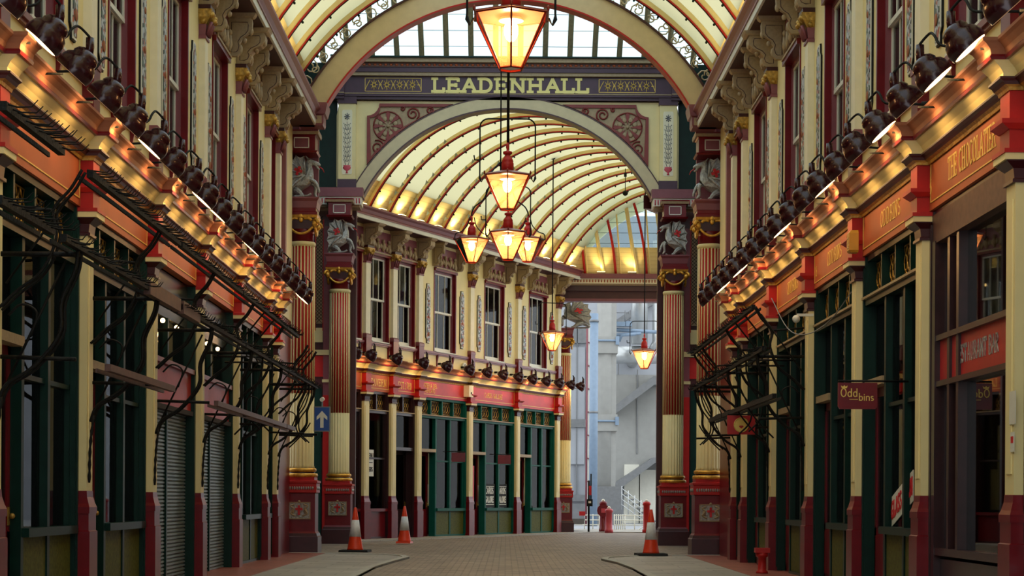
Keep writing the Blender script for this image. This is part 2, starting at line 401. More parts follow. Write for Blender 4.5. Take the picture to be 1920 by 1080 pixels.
ORD = ['first', 'second', 'third', 'fourth', 'fifth', 'sixth', 'seventh', 'eighth', 'ninth', 'tenth', 'eleventh', 'twelfth', 'thirteenth', 'fourteenth', 'fifteenth', 'sixteenth', 'seventeenth', 'eighteenth', 'nineteenth', 'twentieth', 'twenty-first', 'twenty-second', 'twenty-third', 'twenty-fourth', 'twenty-fifth', 'twenty-sixth']
# ---------------------------------------------------------------- facade kit; local x runs along the wall, +y towards the street
class Wall:
    def __init__(s, name, where, ox, oy, ang, sgn):
        s.name, s.where, s.ox, s.oy, s.rz, s.sgn = name, where, ox, oy, ang, sgn
        s.dx, s.dy = sgn * math.cos(ang), sgn * math.sin(ang)      # world direction of increasing t
        s.nx, s.ny = -math.sin(ang), math.cos(ang)                 # outward normal (local +y)
    def loc(s, t, y=0, z=0): return (s.ox + s.dx * t + s.nx * y, s.oy + s.dy * t + s.ny * y, z)
    def root(s, name): return sroot(name, (s.ox, s.oy, 0), s.rz)

def sweep(mb, prof, path, sgn):
    """prof: list of (out, z); path: list of (t, base, mitre)"""
    rows = []
    for t, b, mi in path: rows.append([(sgn * (t + mi * p), b + p, z) for p, z in prof])
    n = len(prof); vs = [q for r in rows for q in r]; fs = []
    for i in range(len(rows) - 1):
        for k in range(n - 1): fs.append((i * n + k, i * n + k + 1, (i + 1) * n + k + 1, (i + 1) * n + k))
    fs += [tuple(range(n)), tuple(reversed(range((len(rows) - 1) * n, len(rows) * n)))]
    mb.add(vs, fs)

def make_pilaster(w):
    t = thing('shop_pilaster', 'x', 'pilaster')
    h = w / 2
    b = MB(); b.stack([(0, h + .05, .05), (.86, h + .05, .05), (.87, h + .035, .035), (1.06, h + .035, .035)])
    b.build('base', M['maroon'], t)
    b = MB(); b.stack([(1.06, h + .045, .045), (1.13, h + .045, .045), (1.17, h + .02, .03), (1.24, h + .005, .01), (1.31, h, 0.005)])
    b.build('base_moulding', M['maroon'], t)
    b = MB(); b.stack([(1.31, h, 0), (4.14, h, 0)]); b.box(-h + .06, h - .06, 0, .012, 1.5, 4.0); b.build('shaft', M['cream'], t)
    b = MB(); b.stack([(4.14, h + .02, .03), (4.17, h + .02, .03), (4.18, h, .01), (4.27, h, .02), (4.33, h + .05, .09), (4.34, h + .05, .09)]); b.build('capital', M['maroon_dark'], t)
    b = MB(); b.stack([(4.34, h + .06, .11), (4.40, h + .06, .11)]); b.build('capital_band', M['cream'], t)
    b = MB(); b.stack([(4.40, h + .07, .12), (4.44, h + .07, .12), (4.45, h + .01, .06), (5.10, h + .01, .06)])
    b.stack([(4.62, h + .03, .07), (4.67, h + .06, .14), (4.71, h + .06, .14)]); b.build('fascia_block', M['red'], t)
    return t

def make_upper_pilaster():
    t = thing('upper_pilaster', 'x', 'pilaster'); h = .16
    b = MB(); b.stack([(5.42, h, .06), (6.02, h, .06)], -.2); b.build('dado', M['maroon'], t)
    b = MB(); b.stack([(6.02, h + .012, .072), (6.1, h + .012, .072), (6.14, h, .04)], -.2); b.build('dado_cap', M['mauve'], t)
    b = MB(); b.stack([(6.14, h - .02, .03), (8.24, h - .02, .03)], -.2); b.build('shaft', M['cream_pale'], t)
    b = MB(); b.stack([(8.24, h, .05), (8.28, h, .05), (8.3, h - .02, .03), (8.46, h - .01, .05)], -.2)
    for k in range(-1, 2): b.tube([(k * .09, .05, 8.3), (k * .1, .09, 8.42), (k * .11, .12, 8.5)], .03, 5)
    b.build('capital', M['mauve'], t)
    b = MB(); b.stack([(8.46, h - .01, .05), (8.56, h + .04, .11), (8.68, h + .05, .14)], -.2)
    for k in (-1, 1):
        b.ball((k * .14, .12, 8.6), .055); b.ball((k * .05, .15, 8.52), .045); b.ball((k * .16, .0, 8.5), .045)
    b.build('gilded_leaves', M['gold'], t)
    b = MB(); b.stack([(8.68, h + .04, .12), (8.75, h + .04, .12)], -.2); b.build('abacus', M['maroon_dark'], t)
    return t

def console_poly(y, s=1.0, z0=8.75, z1=9.3):
    H = z1 - z0
    return [(-.1, z0), (.10, z0), (.17 * s, z0 + .06 * H), (.2 * s, z0 + .2 * H), (.17 * s, z0 + .34 * H), (.24 * s, z0 + .5 * H), (.36 * s, z0 + .6 * H), (.43 * s, z0 + .72 * H), (.44 * s, z0 + .9 * H), (.42 * s, z1), (-.1, z1)]
def make_console(w, s, z0, label='x'):
    t = thing('scroll_bracket', label, 'bracket')
    MB().prism(console_poly(0, s, z0), -w / 2, w / 2, 'x').build('bracket_body', M['grey_cream'], t)
    pl = [(a * .8 - .0, z0 + .07 + (b - z0) * .78) for a, b in console_poly(0, s, z0)]
    for e in (-1, 1): MB().tube([(e * (w / 2 + .001), p[0], p[1]) for p in pl[1:-1]] + [(e * (w / 2 + .001), .0, pl[-2][1]), (e * (w / 2 + .001), .0, pl[1][1]), (e * (w / 2 + .001), pl[1][0], pl[1][1])], .006, 4).build('side_line', M['maroon_dark'], t)
    b = MB(); b.ball((0, .405 * s, z0 + .42), (w * .4, .04, .07)); b.ball((0, .17 * s, z0 + .12), (w * .34, .05, .09)); b.ball((0, .27 * s, z0 + .27), (w * .3, .04, .05))
    b.build('carved_leaf', M['grey_cream'], t)
    MB().stack([(9.30, w / 2 + .02, .45 * s), (9.33, w / 2 + .04, .49 * s), (9.38, w / 2 + .05, .52 * s)], -.1).build('cap', M['grey_cream'], t)
    return t

def make_window(w):
    """tall sash window set back in a maroon reveal"""
    t = thing('sash_window', 'x', 'window'); h = w / 2; z0, z1 = 5.96, 8.48
    b = MB()
    b.box(-h - .10, -h - .045, -.21, -.05, z0, z1 + .1); b.box(h + .045, h + .10, -.21, -.05, z0, z1 + .1); b.box(-h - .1, h + .1, -.21, -.0, z1 + .05, z1 + .14)
    b.build('reveal', M['maroon'], t)
    b = MB()
    b.box(-h - .045, -h, -.24, -.15, z0, z1 + .05); b.box(h, h + .045, -.24, -.15, z0, z1 + .05); b.box(-h - .045, h + .045, -.24, -.15, z1, z1 + .05)
    b.build('inner_frame', M['mauve'], t)
    for nm, a, c, y in (('upper_sash', 7.2, z1, -.18), ('lower_sash', z0 + .02, 7.24, -.22)):
        s = MB(); s.box(-h, -h + .05, y - .04, y, a, c); s.box(h - .05, h, y - .04, y, a, c); s.box(-h, h, y - .04, y + .004, c - .05, c); s.box(-h, h, y - .04, y + .004, a, a + (.06 if 'upper' in nm else .11))
        for k in (-1, 1): s.box(k * w / 6 - .012, k * w / 6 + .012, y - .03, y - .005, a, c)
        so = s.build(nm, M['white'], t)
        p = MB(); p.box(-h + .03, h - .03, y - .026, y - .02, a + .03, c - .03); p.build('pane', M['winglass'], so)
    b = MB(); b.box(-h - .02, h + .02, -.24, .0, z0 - .05, z0); b.build('sill', M['white'], t)
    return t

def make_plaque():
    t = thing('painted_plaque', 'x', 'decorative panel')
    def shp(e, zz):
        a, b = .125 + e, .2 + e
        return [(-a * .55, 6.2 - e), (a * .55, 6.2 - e), (a * .6, 6.28), (a, 6.34), (a, 7.86), (a * .6, 7.92), (a * .55, 8.02 + e), (-a * .55, 8.02 + e), (-a * .6, 7.92), (-a, 7.86), (-a, 6.34), (-a * .6, 6.28)]
    MB().prism(shp(.035, 0), -.075, -.045, 'y').build('backing', M['iron'], t)
    MB().prism(shp(.018, 0), -.045, -.032, 'y').build('border', M['white'], t)
    b = MB().prism(shp(-.012, 0), -.032, -.024, 'y').build('inlay', M['floral'], t)
    for z_, r_ in ((6.45, .06), (7.0, .045), (7.5, .04)): MB().ball((0, -.02, z_), (r_, .015, r_ * 1.15)).build('painted_fruit', M['terracotta'], t)
    return t

def make_frieze(w):
    t = thing('carved_frieze', 'x', 'carving'); r = random.Random(3)
    MB().box(-w / 2, w / 2, -.08, -.04, 8.62, 9.28).build('ground', M['mauve'], t)
    b = MB(); b.box(-w / 2, w / 2, -.06, .02, 8.60, 8.64)
    for k in range(int(w * 9)):
        x = -w / 2 + (k + .5) * w / int(w * 9)
        b.ball((x, -.02, 8.75 + .12 * abs(math.sin(k * 1.7))), (.05, .04, .08 + .05 * r.random()), 6, 5)
        if k % 3 == 1: b.ball((x, 0, 9.0), (.05, .05, .06), 7, 5); b.tube([(x, 0, 8.95), (x - .03, 0, 8.8), (x + .02, .0, 8.68)], [.04, .05, .03], 6)
    b.build('figures', M['grey_cream'], t)
    return t

def make_spotlight(flip):
    """ribbed oxblood shade on a gooseneck, opening turned down to the shop cornice; flip = side the arm comes from"""
    t = thing('shop_spotlight', 'x', 'spotlight')
    c = Vector((0, .46, 5.42)); tilt = Matrix.Translation(c) @ Matrix.Rotation(math.radians(-42), 4, 'X')
    prof = [(.03, .20), (.075, .195), (.115, .165), (.135, .12), (.13, .10), (.165, .07), (.186, .02), (.192, -.03), (.186, -.08)]
    b = MB(); b.lathe(prof, 50, flute=lambda a: .035 * abs(math.cos(2.5 * a)) - .015)
    # hollow underside
    b.f.pop(-1); b.sm.pop(-1)
    b.xf(tilt); b.build('shade', M['shade'], t)
    g = MB(); g.lathe([(.17, -.066), (.171, -.074)], 24); g.xf(tilt); g.build('lens', M['spotglow'], t)
    top = tilt @ Vector((0, 0, .17))
    g = MB(); g.tube([top, top + Vector((0, .01, .07)), top + Vector((0, .01, .16))], [.042, .042, .04], 10); g.build('lampholder', M['shade'], t)
    k = flip
    e = top + Vector((0, 0, .13))
    pts = smoothpath([(k * .46, -.05, 5.56), (k * .44, .2, 5.58), (k * .32, .40, 5.62), (k * .22, .46, 5.74), (k * .1, .5, 5.79), tuple(e + Vector((k * .02, .02, .02))), tuple(e)], 4)
    g = MB(); g.tube(pts, .014, 6); g.tube([(k * .46, -.08, 5.56), (k * .46, .02, 5.56)], .035, 8)
    g.tube([(k * -.02, -.06, 5.36), (k * -.02, .32, 5.36)], .012, 6); g.build('arm', M['iron'], t)
    L = bpy.data.lights.new('spotlight_lamp', 'SPOT'); L.energy = LAMP_W; L.color = WARM; L.spot_size = math.radians(125); L.spot_blend = 0.7; L.shadow_soft_size = 0.05
    lo = bpy.data.objects.new('spotlight_lamp', L); COL.objects.link(lo); lo.parent = t
    lo.matrix_local = tilt @ Matrix.Translation((0, 0, -.075))
    return t

def shopfront(wall, a, b, kind, idx, label, lettering=None, fascia=None, y_shift=0):
    """everything between two shop pilasters; a, b = local x limits seen from its own centre"""
    c = (a + b) / 2; w = b - a; h = w / 2
    t = thing('shopfront', label, 'shopfront', wall.loc(c), wall.rz)
    f = MB(); f.box(-h, h, -.2, -.08, 4.46, 5.1); fa = f.build('fascia_board', M[fascia or 'fascia'], t)
    g = MB(); e = .07
    for z in (4.54, 4.97): g.box(-h + e, h - e, -.08, -.072, z, z + .014)
    for x in (-h + e, h - e - .012): g.box(x, x + .012, -.08, -.072, 4.54, 4.98)
    g.build('gilt_outline', M['goldpaint'], fa)
    if lettering:
        lm = MB()
        for (s, cx, z, hh, ws, ser, gp) in lettering: text(lm, s, cx, z, hh, -.079, ws, .10, .003, ser, gp)
        lm.build('lettering', M['goldpaint'], fa)
    fr = ('green_bright' if wall is WB else 'green') if kind not in ('dark', 'tavern') else 'wood_dark'
    G = M[fr]
    if kind in ('green', 'tavern', 'dark'):
        for x in (-h, h - .11): MB().box(x, x + .11, -.35, -.10, 0, 4.44).box(x + .03, x + .08, -.10, -.08, .1, 4.3).build('corner_post', G, t)
        MB().box(-h, h, -.3, -.12, 4.38, 4.46).build('head_rail', G, t)
    if kind == 'green' or kind == 'tavern':
        dw = min(1.15, w * .38) if kind == 'green' else (w * .95 if lettering and 'EST' in lettering[0][0] else 0)
        xd0 = h - .11 - dw; x0 = -h + .11; nwin = 2 if kind == 'green' else 1; ww = (xd0 - x0) / nwin
        # transom lights with gilt grilles
        tr = MB(); n = max(2, round((w - .22) / .8)); sw = (w - .22) / n
        for i in range(n + 1): tr.box(-h + .11 + i * sw - .03, -h + .11 + i * sw + .03, -.3, -.14, 3.86, 4.4)
        tr.box(-h, h, -.32, -.1, 3.8, 3.88); trn = tr.build('transom', G, t)
        tl = MB(); tl.box(-h + .05, h - .05, -.3, -.06, 3.88, 3.91); tl.build('transom_ledge', M['grey_cream'], trn)
        MB().box(-h + .1, h - .1, -.30, -.27, 3.9, 4.38).build('grille_backing', M['dark'], trn)
        gr = MB()
        for i in range(n):
            xa = -h + .11 + i * sw + .06; xb = xa + sw - .12
            for q in range(4):
                u = xa + (q + .5) * (xb - xa) / 4; rr = (xb - xa) / 9
                gr.tube([(u + rr * math.cos(a_ * 1.0), -.24, 4.14 + rr * 1.3 * math.sin(a_ * 1.0)) for a_ in [PI * j / 5 for j in range(11)]], .009, 4)
                gr.tube([(u - rr, -.24, 3.96), (u, -.24, 4.06), (u + rr, -.24, 3.96)], .008, 4)
                gr.tube([(u - rr, -.24, 4.34), (u, -.24, 4.22), (u + rr, -.24, 4.34)], .008, 4)
            gr.box(xa, xb, -.245, -.235, 4.34, 4.355); gr.box(xa, xb, -.245, -.235, 3.95, 3.965)
        gr.build('gilt_grille', M['gold'], trn)
        # windows
        for i in range(nwin):
            xa = x0 + i * ww; xb = xa + ww
            if ww < .3: break
            d = MB(); d.box(xb - .05, xb + .05, -.35, -.13, 0, 3.8); d.box(xa, xb, -.26, -.16, 2.42, 2.47)
            d.box(xa, xa + .04, -.26, -.16, .9, 3.8)
            wf = d.build('window_frame', G, t)
            MB().box(xa + .03, xb - .04, -.225, -.215, .92, 3.8).build('pane', M['shopglass'], wf)
            if wall is WB:
                rd = random.Random(idx * 7 + i); xm = (xa + xb) / 2
                for (u0, u1, w0, w1, mt) in ((-.2, .12, 1.0, 3.5, 'cream'), (-.45, -.25, 1.0, 2.2, rd.choice(['pinkred', 'cream', 'bluegrey'])), (.14, .4, 1.0, 1.7, rd.choice(['white', 'posterred', 'gold'])), (-.4, .45, 2.7, 2.78, 'wood_dark')):
                    MB().box(xm + u0 * ww, xm + u1 * ww, -.62, -.56, w0, w1).build('display_panel', M[mt], t)
            MB().box(xa, xb, -.35, -.06, .84, .93).build('sill', G if kind == 'green' else M['maroon'], wf)
            MB().box(xa, xb, -.32, -.15, .08, .84).build('stall_riser', M['olive'] if kind == 'green' else M['maroon'], t)
            MB().box(xa, xb, -.34, -.12, 0, .08).build('plinth', G if kind == 'green' else M['maroon_dark'], t)
        # door
        if dw > .3:
            xa, xb = xd0 + .05, h - .11
            d = MB(); d.box(xa, xb, -.5, -.1, 2.72, 2.82); hd = d.build('door_head', M['grey_cream'] if kind == 'green' else G, t)
            MB().box(xa, xb, -.25, -.245, 2.82, 3.8).build('fanlight', M['shopglass'], hd)
            d = MB(); yb = -.40 if wall is WB else -.24
            d.box(xa, xa + .1, yb - .05, yb, .02, 2.72); d.box(xb - .1, xb, yb - .05, yb, .02, 2.72); d.box(xa, xb, yb - .05, yb, 2.6, 2.72); d.box(xa, xb, yb - .05, yb, .02, .9); d.box(xa + .14, xb - .14, yb, yb + .02, .15, .8)
            dd = d.build('door', M['maroon'] if kind == 'green' else M['wood_dark'], t)
            MB().box(xa + .1, xb - .1, yb - .03, yb - .02, .9, 2.6).build('pane', M['shopglass'], dd)
            k = MB(); k.ball((xa + .06, yb + .04, 1.05), .03); k.box(xa + .03, xa + .09, yb, yb + .01, .96, 1.14); k.build('door_handle', M['gold'], dd)
    if kind == 'shutter':
        for x in (-h, h - .1): MB().box(x, x + .1, -.35, -.08, 0, 4.44).build('corner_post', M['green'], t)
        pr = []; n = 46; zt = 2.5
        for i in range(n):
            z = .03 + (zt - .03) * i / n; dz = (zt - .03) / n
            pr += [(-.24, z), (-.215, z + dz * .25), (-.215, z + dz * .7), (-.24, z + dz * .95)]
        pr += [(-.24, zt), (-.27, zt), (-.27, .03)]
        sh = MB().prism(pr, -h + .1, h - .1, 'x').build('roller_shutter', M['shutter'], t)
        MB().box(-.04, .04, -.24, -.19, 0, 2.5).build('shutter_guide', M['green'], sh)
        MB().box(-h, h, -.3, -.14, 2.54, 3.1).build('shutter_box', M['red'], t)
        MB().box(-h, h, -.32, -.08, 3.1, 3.17).build('ledge', M['mauve'], t)
        MB().box(-h, h, -.32, -.1, 2.47, 2.54).build('shutter_lintel', M['dark'], t)
        MB().box(-h + .1, h - .1, -.26, -.25, 3.17, 3.8).build('pane', M['shopglass'], t)
        MB().box(-h + .1, h - .1, -.28, -.2, 3.8, 4.44).build('glass_brick_light', M['glassbrick'], t)
        d = MB(); d.box(-.05, .05, -.3, -.18, 3.17, 3.8); d.build('mullion', M['green'], t)
        for x in (.5, -.6): MB().ball((x, -.17, 3.72), .035).build('small_light', M['roomlight'], t)
    if kind == 'dark':
        d = MB()
        for x in (-h + .11, .55, .95): d.box(x, x + .1, -.35, -.12, .7, 4.1)
        d.box(h - .25, h - .11, -.35, -.09, 0, 4.1); d.box(-h + .1, h - .1, -.33, -.1, 3.0, 3.06); d.box(-h + .1, h - .1, -.33, -.105, 2.5, 2.56)
        d.box(-h + .1, h - .1, -.33, -.1, .66, .74); d.box(-h + .1, h - .1, -.3, -.14, 0, .3); d.box(-h + .1, h - .1, -.3, -.16, .34, .62)
        wf = d.build('window_frame', G, t)
        MB().box(-h + .1, h - .1, -.3, -.1, 4.08, 4.40).build('head_board', M['iron_brown'], t)
        MB().box(-h + .12, h - .12, -.225, -.215, 3.06, 4.08).build('pane', M['mirrorglass'], wf)
        MB().box(-h + .12, h - .12, -.225, -.215, .74, 2.5).build('pane', M['mirrorglass'], wf)
        sb = MB().box(-h + .1, h - .1, -.28, -.15, 2.56, 3.0).build('sign_board', M['red'], t)
        text(MB(), 'RESTAURANT BAR', -.1, 2.7, .18, -.15, .85, .1, .004, False, .08).build('lettering', M['silver'], sb)
    return t

UPPER = {}
def upper_bay(wall, a, b, narrow, tag_):
    """things between two upper pilasters"""
    if 'win' not in UPPER:
        UPPER['win'] = make_window(1.4); UPPER['win2'] = make_window(1.02); UPPER['plq'] = make_plaque(); UPPER['con'] = make_console(.10, .8, 8.66); UPPER['fr'] = {}
        for k in ('win', 'win2', 'plq', 'con'): UPPER[k].location = (0, 0, -50)
    c = (a + b) / 2
    copy_tree(UPPER['win2' if narrow else 'win'], loc=wall.loc(c), rz=wall.rz, label='white sash window with maroon reveals, ' + tag_, group='upper floor sash windows')
    hw = abs(b - a) / 2
    key = round(min(1.5, 2 * hw - .4), 2)
    if key not in UPPER['fr']: UPPER['fr'][key] = make_frieze(key); UPPER['fr'][key].location = (0, 0, -50)
    copy_tree(UPPER['fr'][key], loc=wall.loc(c), rz=wall.rz, label='carved figure frieze above the ' + tag_, group='carved friezes under the eaves')
    if not narrow:
        for e, nm in ((-1, 'near'), (1, 'far')):
            copy_tree(UPPER['plq'], loc=wall.loc(c + e * 1.22), rz=wall.rz, label='tall floral plaque, %s side of the %s' % (nm, tag_), group='painted floral plaques')
            copy_tree(UPPER['con'], loc=wall.loc(c + e * .86), rz=wall.rz, label='slim scroll bracket over %s edge of the %s' % (nm, tag_), group='slim brackets under the eaves')

def upper_wall(wall, piers, wallname, extra0, extra1):
    """cream wall pierced for the windows"""
    b = MB(); sg = wall.sgn
    def bb(t0, t1, y0, y1, z0, z1): b.box(*sorted((sg * t0, sg * t1)), y0, y1, z0, z1)
    t0 = piers[0] - extra0; t1 = piers[-1] + extra1
    bb(t0, t1, -.3, -.07, 5.1, 5.93); bb(t0, t1, -.3, -.07, 8.60, 9.5)
    edges = [t0]
    for p, q in zip(piers[:-1], piers[1:]):
        if q - p < 1.55: continue
        c = (p + q) / 2; ww_ = .80 if q - p > 2.5 else .61; edges += [c - ww_, c + ww_]
    edges.append(t1)
    for i in range(0, len(edges), 2): bb(edges[i], edges[i + 1], -.3, -.07, 5.93, 8.60)
    r = wall.root(wallname)
    struct(b.build('upper_wall', M['cream'], r))
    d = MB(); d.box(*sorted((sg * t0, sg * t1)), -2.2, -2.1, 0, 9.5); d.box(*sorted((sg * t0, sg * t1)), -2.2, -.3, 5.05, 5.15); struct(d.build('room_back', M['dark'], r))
    return r

def cornice(wall, piers, t0, t1, n):
    """shop cornice, breaking forward over each pilaster"""
    r = wall.root('trim_%d' % n)
    path = [(t0, 0, 0)]
    for p in piers:
        for t, b, mi in ((p - .2, 0, -.3), (p - .2, .13, -.3), (p + .2, .13, .3), (p + .2, 0, .3)): path.append((t, b, mi))
    path = [q for q in path if t0 <= q[0] <= t1] + [(t1, 0, 0)]
    def band(prof, nm, mat):
        m = MB(); sweep(m, prof, path, wall.sgn); struct(m.build(nm, M[mat], r))
    band([(-.2, 4.97), (-.06, 4.97), (-.05, 5.0), (-.02, 5.02)], 'gilt_moulding', 'gold')
    band([(-.2, 5.02), (-.02, 5.02), (.0, 5.05), (.03, 5.07), (.03, 5.09)], 'red_moulding', 'maroon_dark')
    band([(-.2, 5.09), (.0, 5.09), (.0, 5.12), (.03, 5.17), (.08, 5.22), (.09, 5.235)], 'cream_cove', 'cream')
    band([(-.2, 5.235), (.12, 5.235), (.13, 5.26), (.12, 5.28)], 'lower_bead', 'maroon')
    band([(-.2, 5.28), (.12, 5.28), (.13, 5.33), (.17, 5.38), (.2, 5.40), (.2, 5.43), (-.2, 5.45)], 'top_moulding', 'terracotta')
    # rail under the windows with little struts
    m = MB(); sg = wall.sgn
    m.box(*sorted((sg * t0, sg * t1)), -.1, .0, 5.86, 5.93); m.box(*sorted((sg * t0, sg * t1)), -.1, -.03, 5.82, 5.86)
    struct(m.build('sill_rail', M['mauve'], r))
    m = MB()
    for p, q in zip(piers[:-1], piers[1:]):
        c = (p + q) / 2
        for e in (-.56, .56):
            x = sg * (c + e); m.prism([(-.08, 5.45), (-.04, 5.45), (-.05, 5.6), (.0, 5.84), (-.08, 5.84)], x - .035, x + .035, 'x')
    struct(m.build('rail_strut', M['maroon'], r))

def gutter(wall, t0, t1, n):
    r = wall.root('trim_%d' % n); path = [(t0, 0, 0), (t1, 0, 0)]
    def band(prof, nm, mat):
        m = MB(); sweep(m, prof, path, wall.sgn); struct(m.build(nm, M[mat], r))
    band([(-.3, 9.38), (.42, 9.38), (.42, 9.40), (-.3, 9.41)], 'soffit', 'soffit')
    band([(-.1, 9.40), (.44, 9.385), (.46, 9.39), (.47, 9.50), (.3, 9.51)], 'white_fascia', 'white')
    band([(-.1, 9.50), (.49, 9.50), (.49, 9.54), (.46, 9.58), (.50, 9.66), (.57, 9.71), (.57, 9.76), (-.1, 9.77)], 'maroon_gutter', 'mauve')
# ================================================================ large structure
WL = Wall('left', 'left facade', -4.65, 0, math.radians(-90), -1)
WR = Wall('right', 'right facade', 4.60, 0, math.radians(90), 1)
BD = (.42, .9075); BA = math.atan2(-.9075, -.42)
WB = Wall('far', 'far facade', -4.14, 55.5, BA, -1)
PIERS = [13.1, 17.05, 20.85, 24.73, 28.6, 32.5, 36.4, 38.05]
PB = [-1.7, 0, 1.7, 3.4, 7.1, 10.9, 14.45]

# ground
def flat(name, poly, z, mat, thick=.1):
    return struct(MB().prism(poly, z - thick, z, 'z').build(name, M[mat]))
flat('floor', [(-30, 5), (30, 5), (30, 72), (-30, 72)], 0.0, 'setts', .2)
kl = [(-2.3, 5), (-2.3, 33), (-2.15, 36), (-1.98, 38.6), (-2.1, 39.4), (-2.6, 40.4), (-3.6, 41.0), (-9, 41.3)]
flat('floor_pavement_left', kl + [(-9, 5)], .03, 'slabs')
kr = [(2.25, 5), (2.25, 33), (2.15, 36), (1.95, 38.0), (2.05, 39.0), (2.6, 40.2), (3.6, 40.9), (9, 41.2)]
flat('floor_pavement_right', kr + [(9, 5)], .03, 'slabs')
def kerb(name, pts, sg):
    inner = pts; outer = [(p[0] + sg * .14, p[1] + (.0 if i < 5 else -.14)) for i, p in enumerate(pts)]
    struct(MB().strip2(inner, outer, -.02, .045, 'z').build(name, M['stone']))
kerb('trim_20', kl, -1); kerb('trim_21', kr, 1)
flat('floor_tiles_left', [(-3.95, 5), (-3.95, 41), (-6, 41), (-6, 5)], .036, 'tilered', .03)
flat('floor_tiles_right', [(3.95, 5), (3.95, 41), (6, 41), (6, 5)], .036, 'tilered', .03)
flat('floor_outside', [(-30, 72), (60, 72), (60, 130), (-30, 130)], .01, 'asphalt', .2)
flat('floor_pavement_far', [(WB.loc(-4, 0)[0], WB.loc(-4, 0)[1]), (WB.loc(-4, 1.2)[0], WB.loc(-4, 1.2)[1]), (WB.loc(13.5, 1.0)[0], WB.loc(13.5, 1.0)[1]), (3.5, 70), (20, 70), (20, 77), (-8, 77), (-8, 52)], .025, 'slabs')

# walls
for W_, P_, nm, e0, e1, i in ((WL, PIERS, 'wall_left', .5, 2.9, 1), (WR, PIERS, 'wall_right', .5, 2.9, 4), (WB, PB, 'wall_far', 1.5, .3, 7)):
    upper_wall(W_, P_, nm, e0, e1)
    cornice(W_, P_, P_[0] - .4, P_[-1] + (.55 if i < 7 else .3), i)
    gutter(W_, P_[0] - .6, P_[-1] + (2.9 if i < 7 else 1.0), i + 1)
for W_ in (WL, WR):     # mauve end strip beside the first columns
    b = MB(); sg = W_.sgn
    b.box(*sorted((sg * 38.9, sg * 41.0)), -.6, -.1, 0, 9.4)
    r = W_.root('trim_%d' % (10 if W_ is WL else 11)); struct(b.build('end_wall', M['maroon'], r))
    b = MB(); b.box(*sorted((sg * 38.75, sg * 38.95)), -.3, .05, 5.4, 9.4); struct(b.build('end_strip', M['mauve'], r))

# ---- barrel roof over the street
def vault(name, root_loc, rz, half, zc, R, z0, x0, x1, glassgap, clip=None):
    """axis along local x; arc in local y,z"""
    a0 = math.asin((z0 - zc) / R); r = sroot(name, root_loc, rz); n = 36; seg = []
    angs = [a0 + (PI - 2 * a0) * i / n for i in range(n + 1)]
    lo = [a for a in angs if R * math.cos(a) >= glassgap]; hi = [a for a in angs if R * math.cos(a) <= -glassgap]
    sets = [angs] if glassgap <= 0 else [lo, hi]
    for ss in sets:
      lowp = [a for a in ss if abs(math.cos(a)) * R > 4.45]; upp = [a for a in ss if abs(math.cos(a)) * R < 4.6]
      for s2, mt, nm2 in ((lowp, 'boards', 'roof_boards'), (upp, 'frosted', 'frosted_roof_lights')):  # upper boards made frosted glass so daylight pales the vault
        m = MB(); inner = [(R * math.cos(a), zc + R * math.sin(a)) for a in s2]; outer = [((R + .12) * math.cos(a), zc + (R + .12) * math.sin(a)) for a in s2]
        m.strip2(inner, outer, x0, x1, 'x')
        o = m.build(nm2, M[mt], r); struct(o)
        if clip is not None: clip_y(o, r, clip)
    return r
def clip_y(o, root, ymin, sg=1):
    import bmesh
    mw = Matrix.Translation(root.location) @ Matrix.Rotation(root.rotation_euler.z, 4, 'Z')
    bm = bmesh.new(); bm.from_mesh(o.data); inv = mw.inverted()
    co = inv @ Vector((0, ymin, 0)); no = (inv.to_3x3() @ Vector((0, sg, 0))).normalized()
    bmesh.ops.bisect_plane(bm, geom=bm.verts[:] + bm.edges[:] + bm.faces[:], plane_co=co, plane_no=no, clear_inner=True)
    bm.to_mesh(o.data); bm.free()
def rib(loc, rz, zc, R, z0, label, group, w=.055, clip=None, glints=False):
    t = thing('roof_rib', label, 'roof rib', loc, rz, group)
    a0 = math.asin((z0 - zc) / R); n = 40; A = [a0 + (PI - 2 * a0) * i / n for i in range(n + 1)]
    def ringp(r_): return [(r_ * math.cos(a), zc + r_ * math.sin(a)) for a in A]
    o = [MB().strip2(ringp(R - .11), ringp(R - .003), -w / 2, w / 2, 'x').build('web', M['cream_roof'], t),
         MB().strip2(ringp(R - .14), ringp(R - .11), -w / 2 - .025, w / 2 + .025, 'x').build('red_flange', M['red'], t)]
    b = MB()
    b.tube([(0, (R - .15) * math.cos(a), zc + (R - .15) * math.sin(a)) for a in A], .008, 4)
    for a in A[1:-1:2]: b.ball((0, (R - .175) * math.cos(a), zc + (R - .175) * math.sin(a)), .03, 6, 4)
    o.append(b.build('festoon_light_string', M['green'], t))
    if glints:
        b = MB(); rs = random.Random(int(loc[1] * 10))
        for q in range(9):
            a = math.radians(118 + q * 3.6); s_ = rs.choice((.16, .2, .26)); r_ = R - .12; c_ = (s_, r_ * math.cos(a), zc + r_ * math.sin(a))
            b.add([c_, (c_[0] + .18, c_[1] + .07, c_[2] + .02), (c_[0] + .1, c_[1] - .02, c_[2] - .13), (c_[0] + .08, c_[1] + .09, c_[2] - .04)], [(0, 1, 2), (0, 2, 3), (1, 3, 2), (0, 3, 1)])
            b.tube([(0, c_[1], c_[2]), c_], .006, 4)
        b.build('vault_glints', M['vault_glint'], t)  # pale triangles modelled for glints of lantern light on the vault
    if clip is not None:
        for q in o: clip_y(q, t, clip)
    return t
ZC, RV = 7.65, 5.5
vault('ceiling', (0, 0, 0), math.radians(90), 5, ZC, RV, 9.5, -8.0, 41.2, 1.9)
g = MB()
for k in range(-2, 2): pass
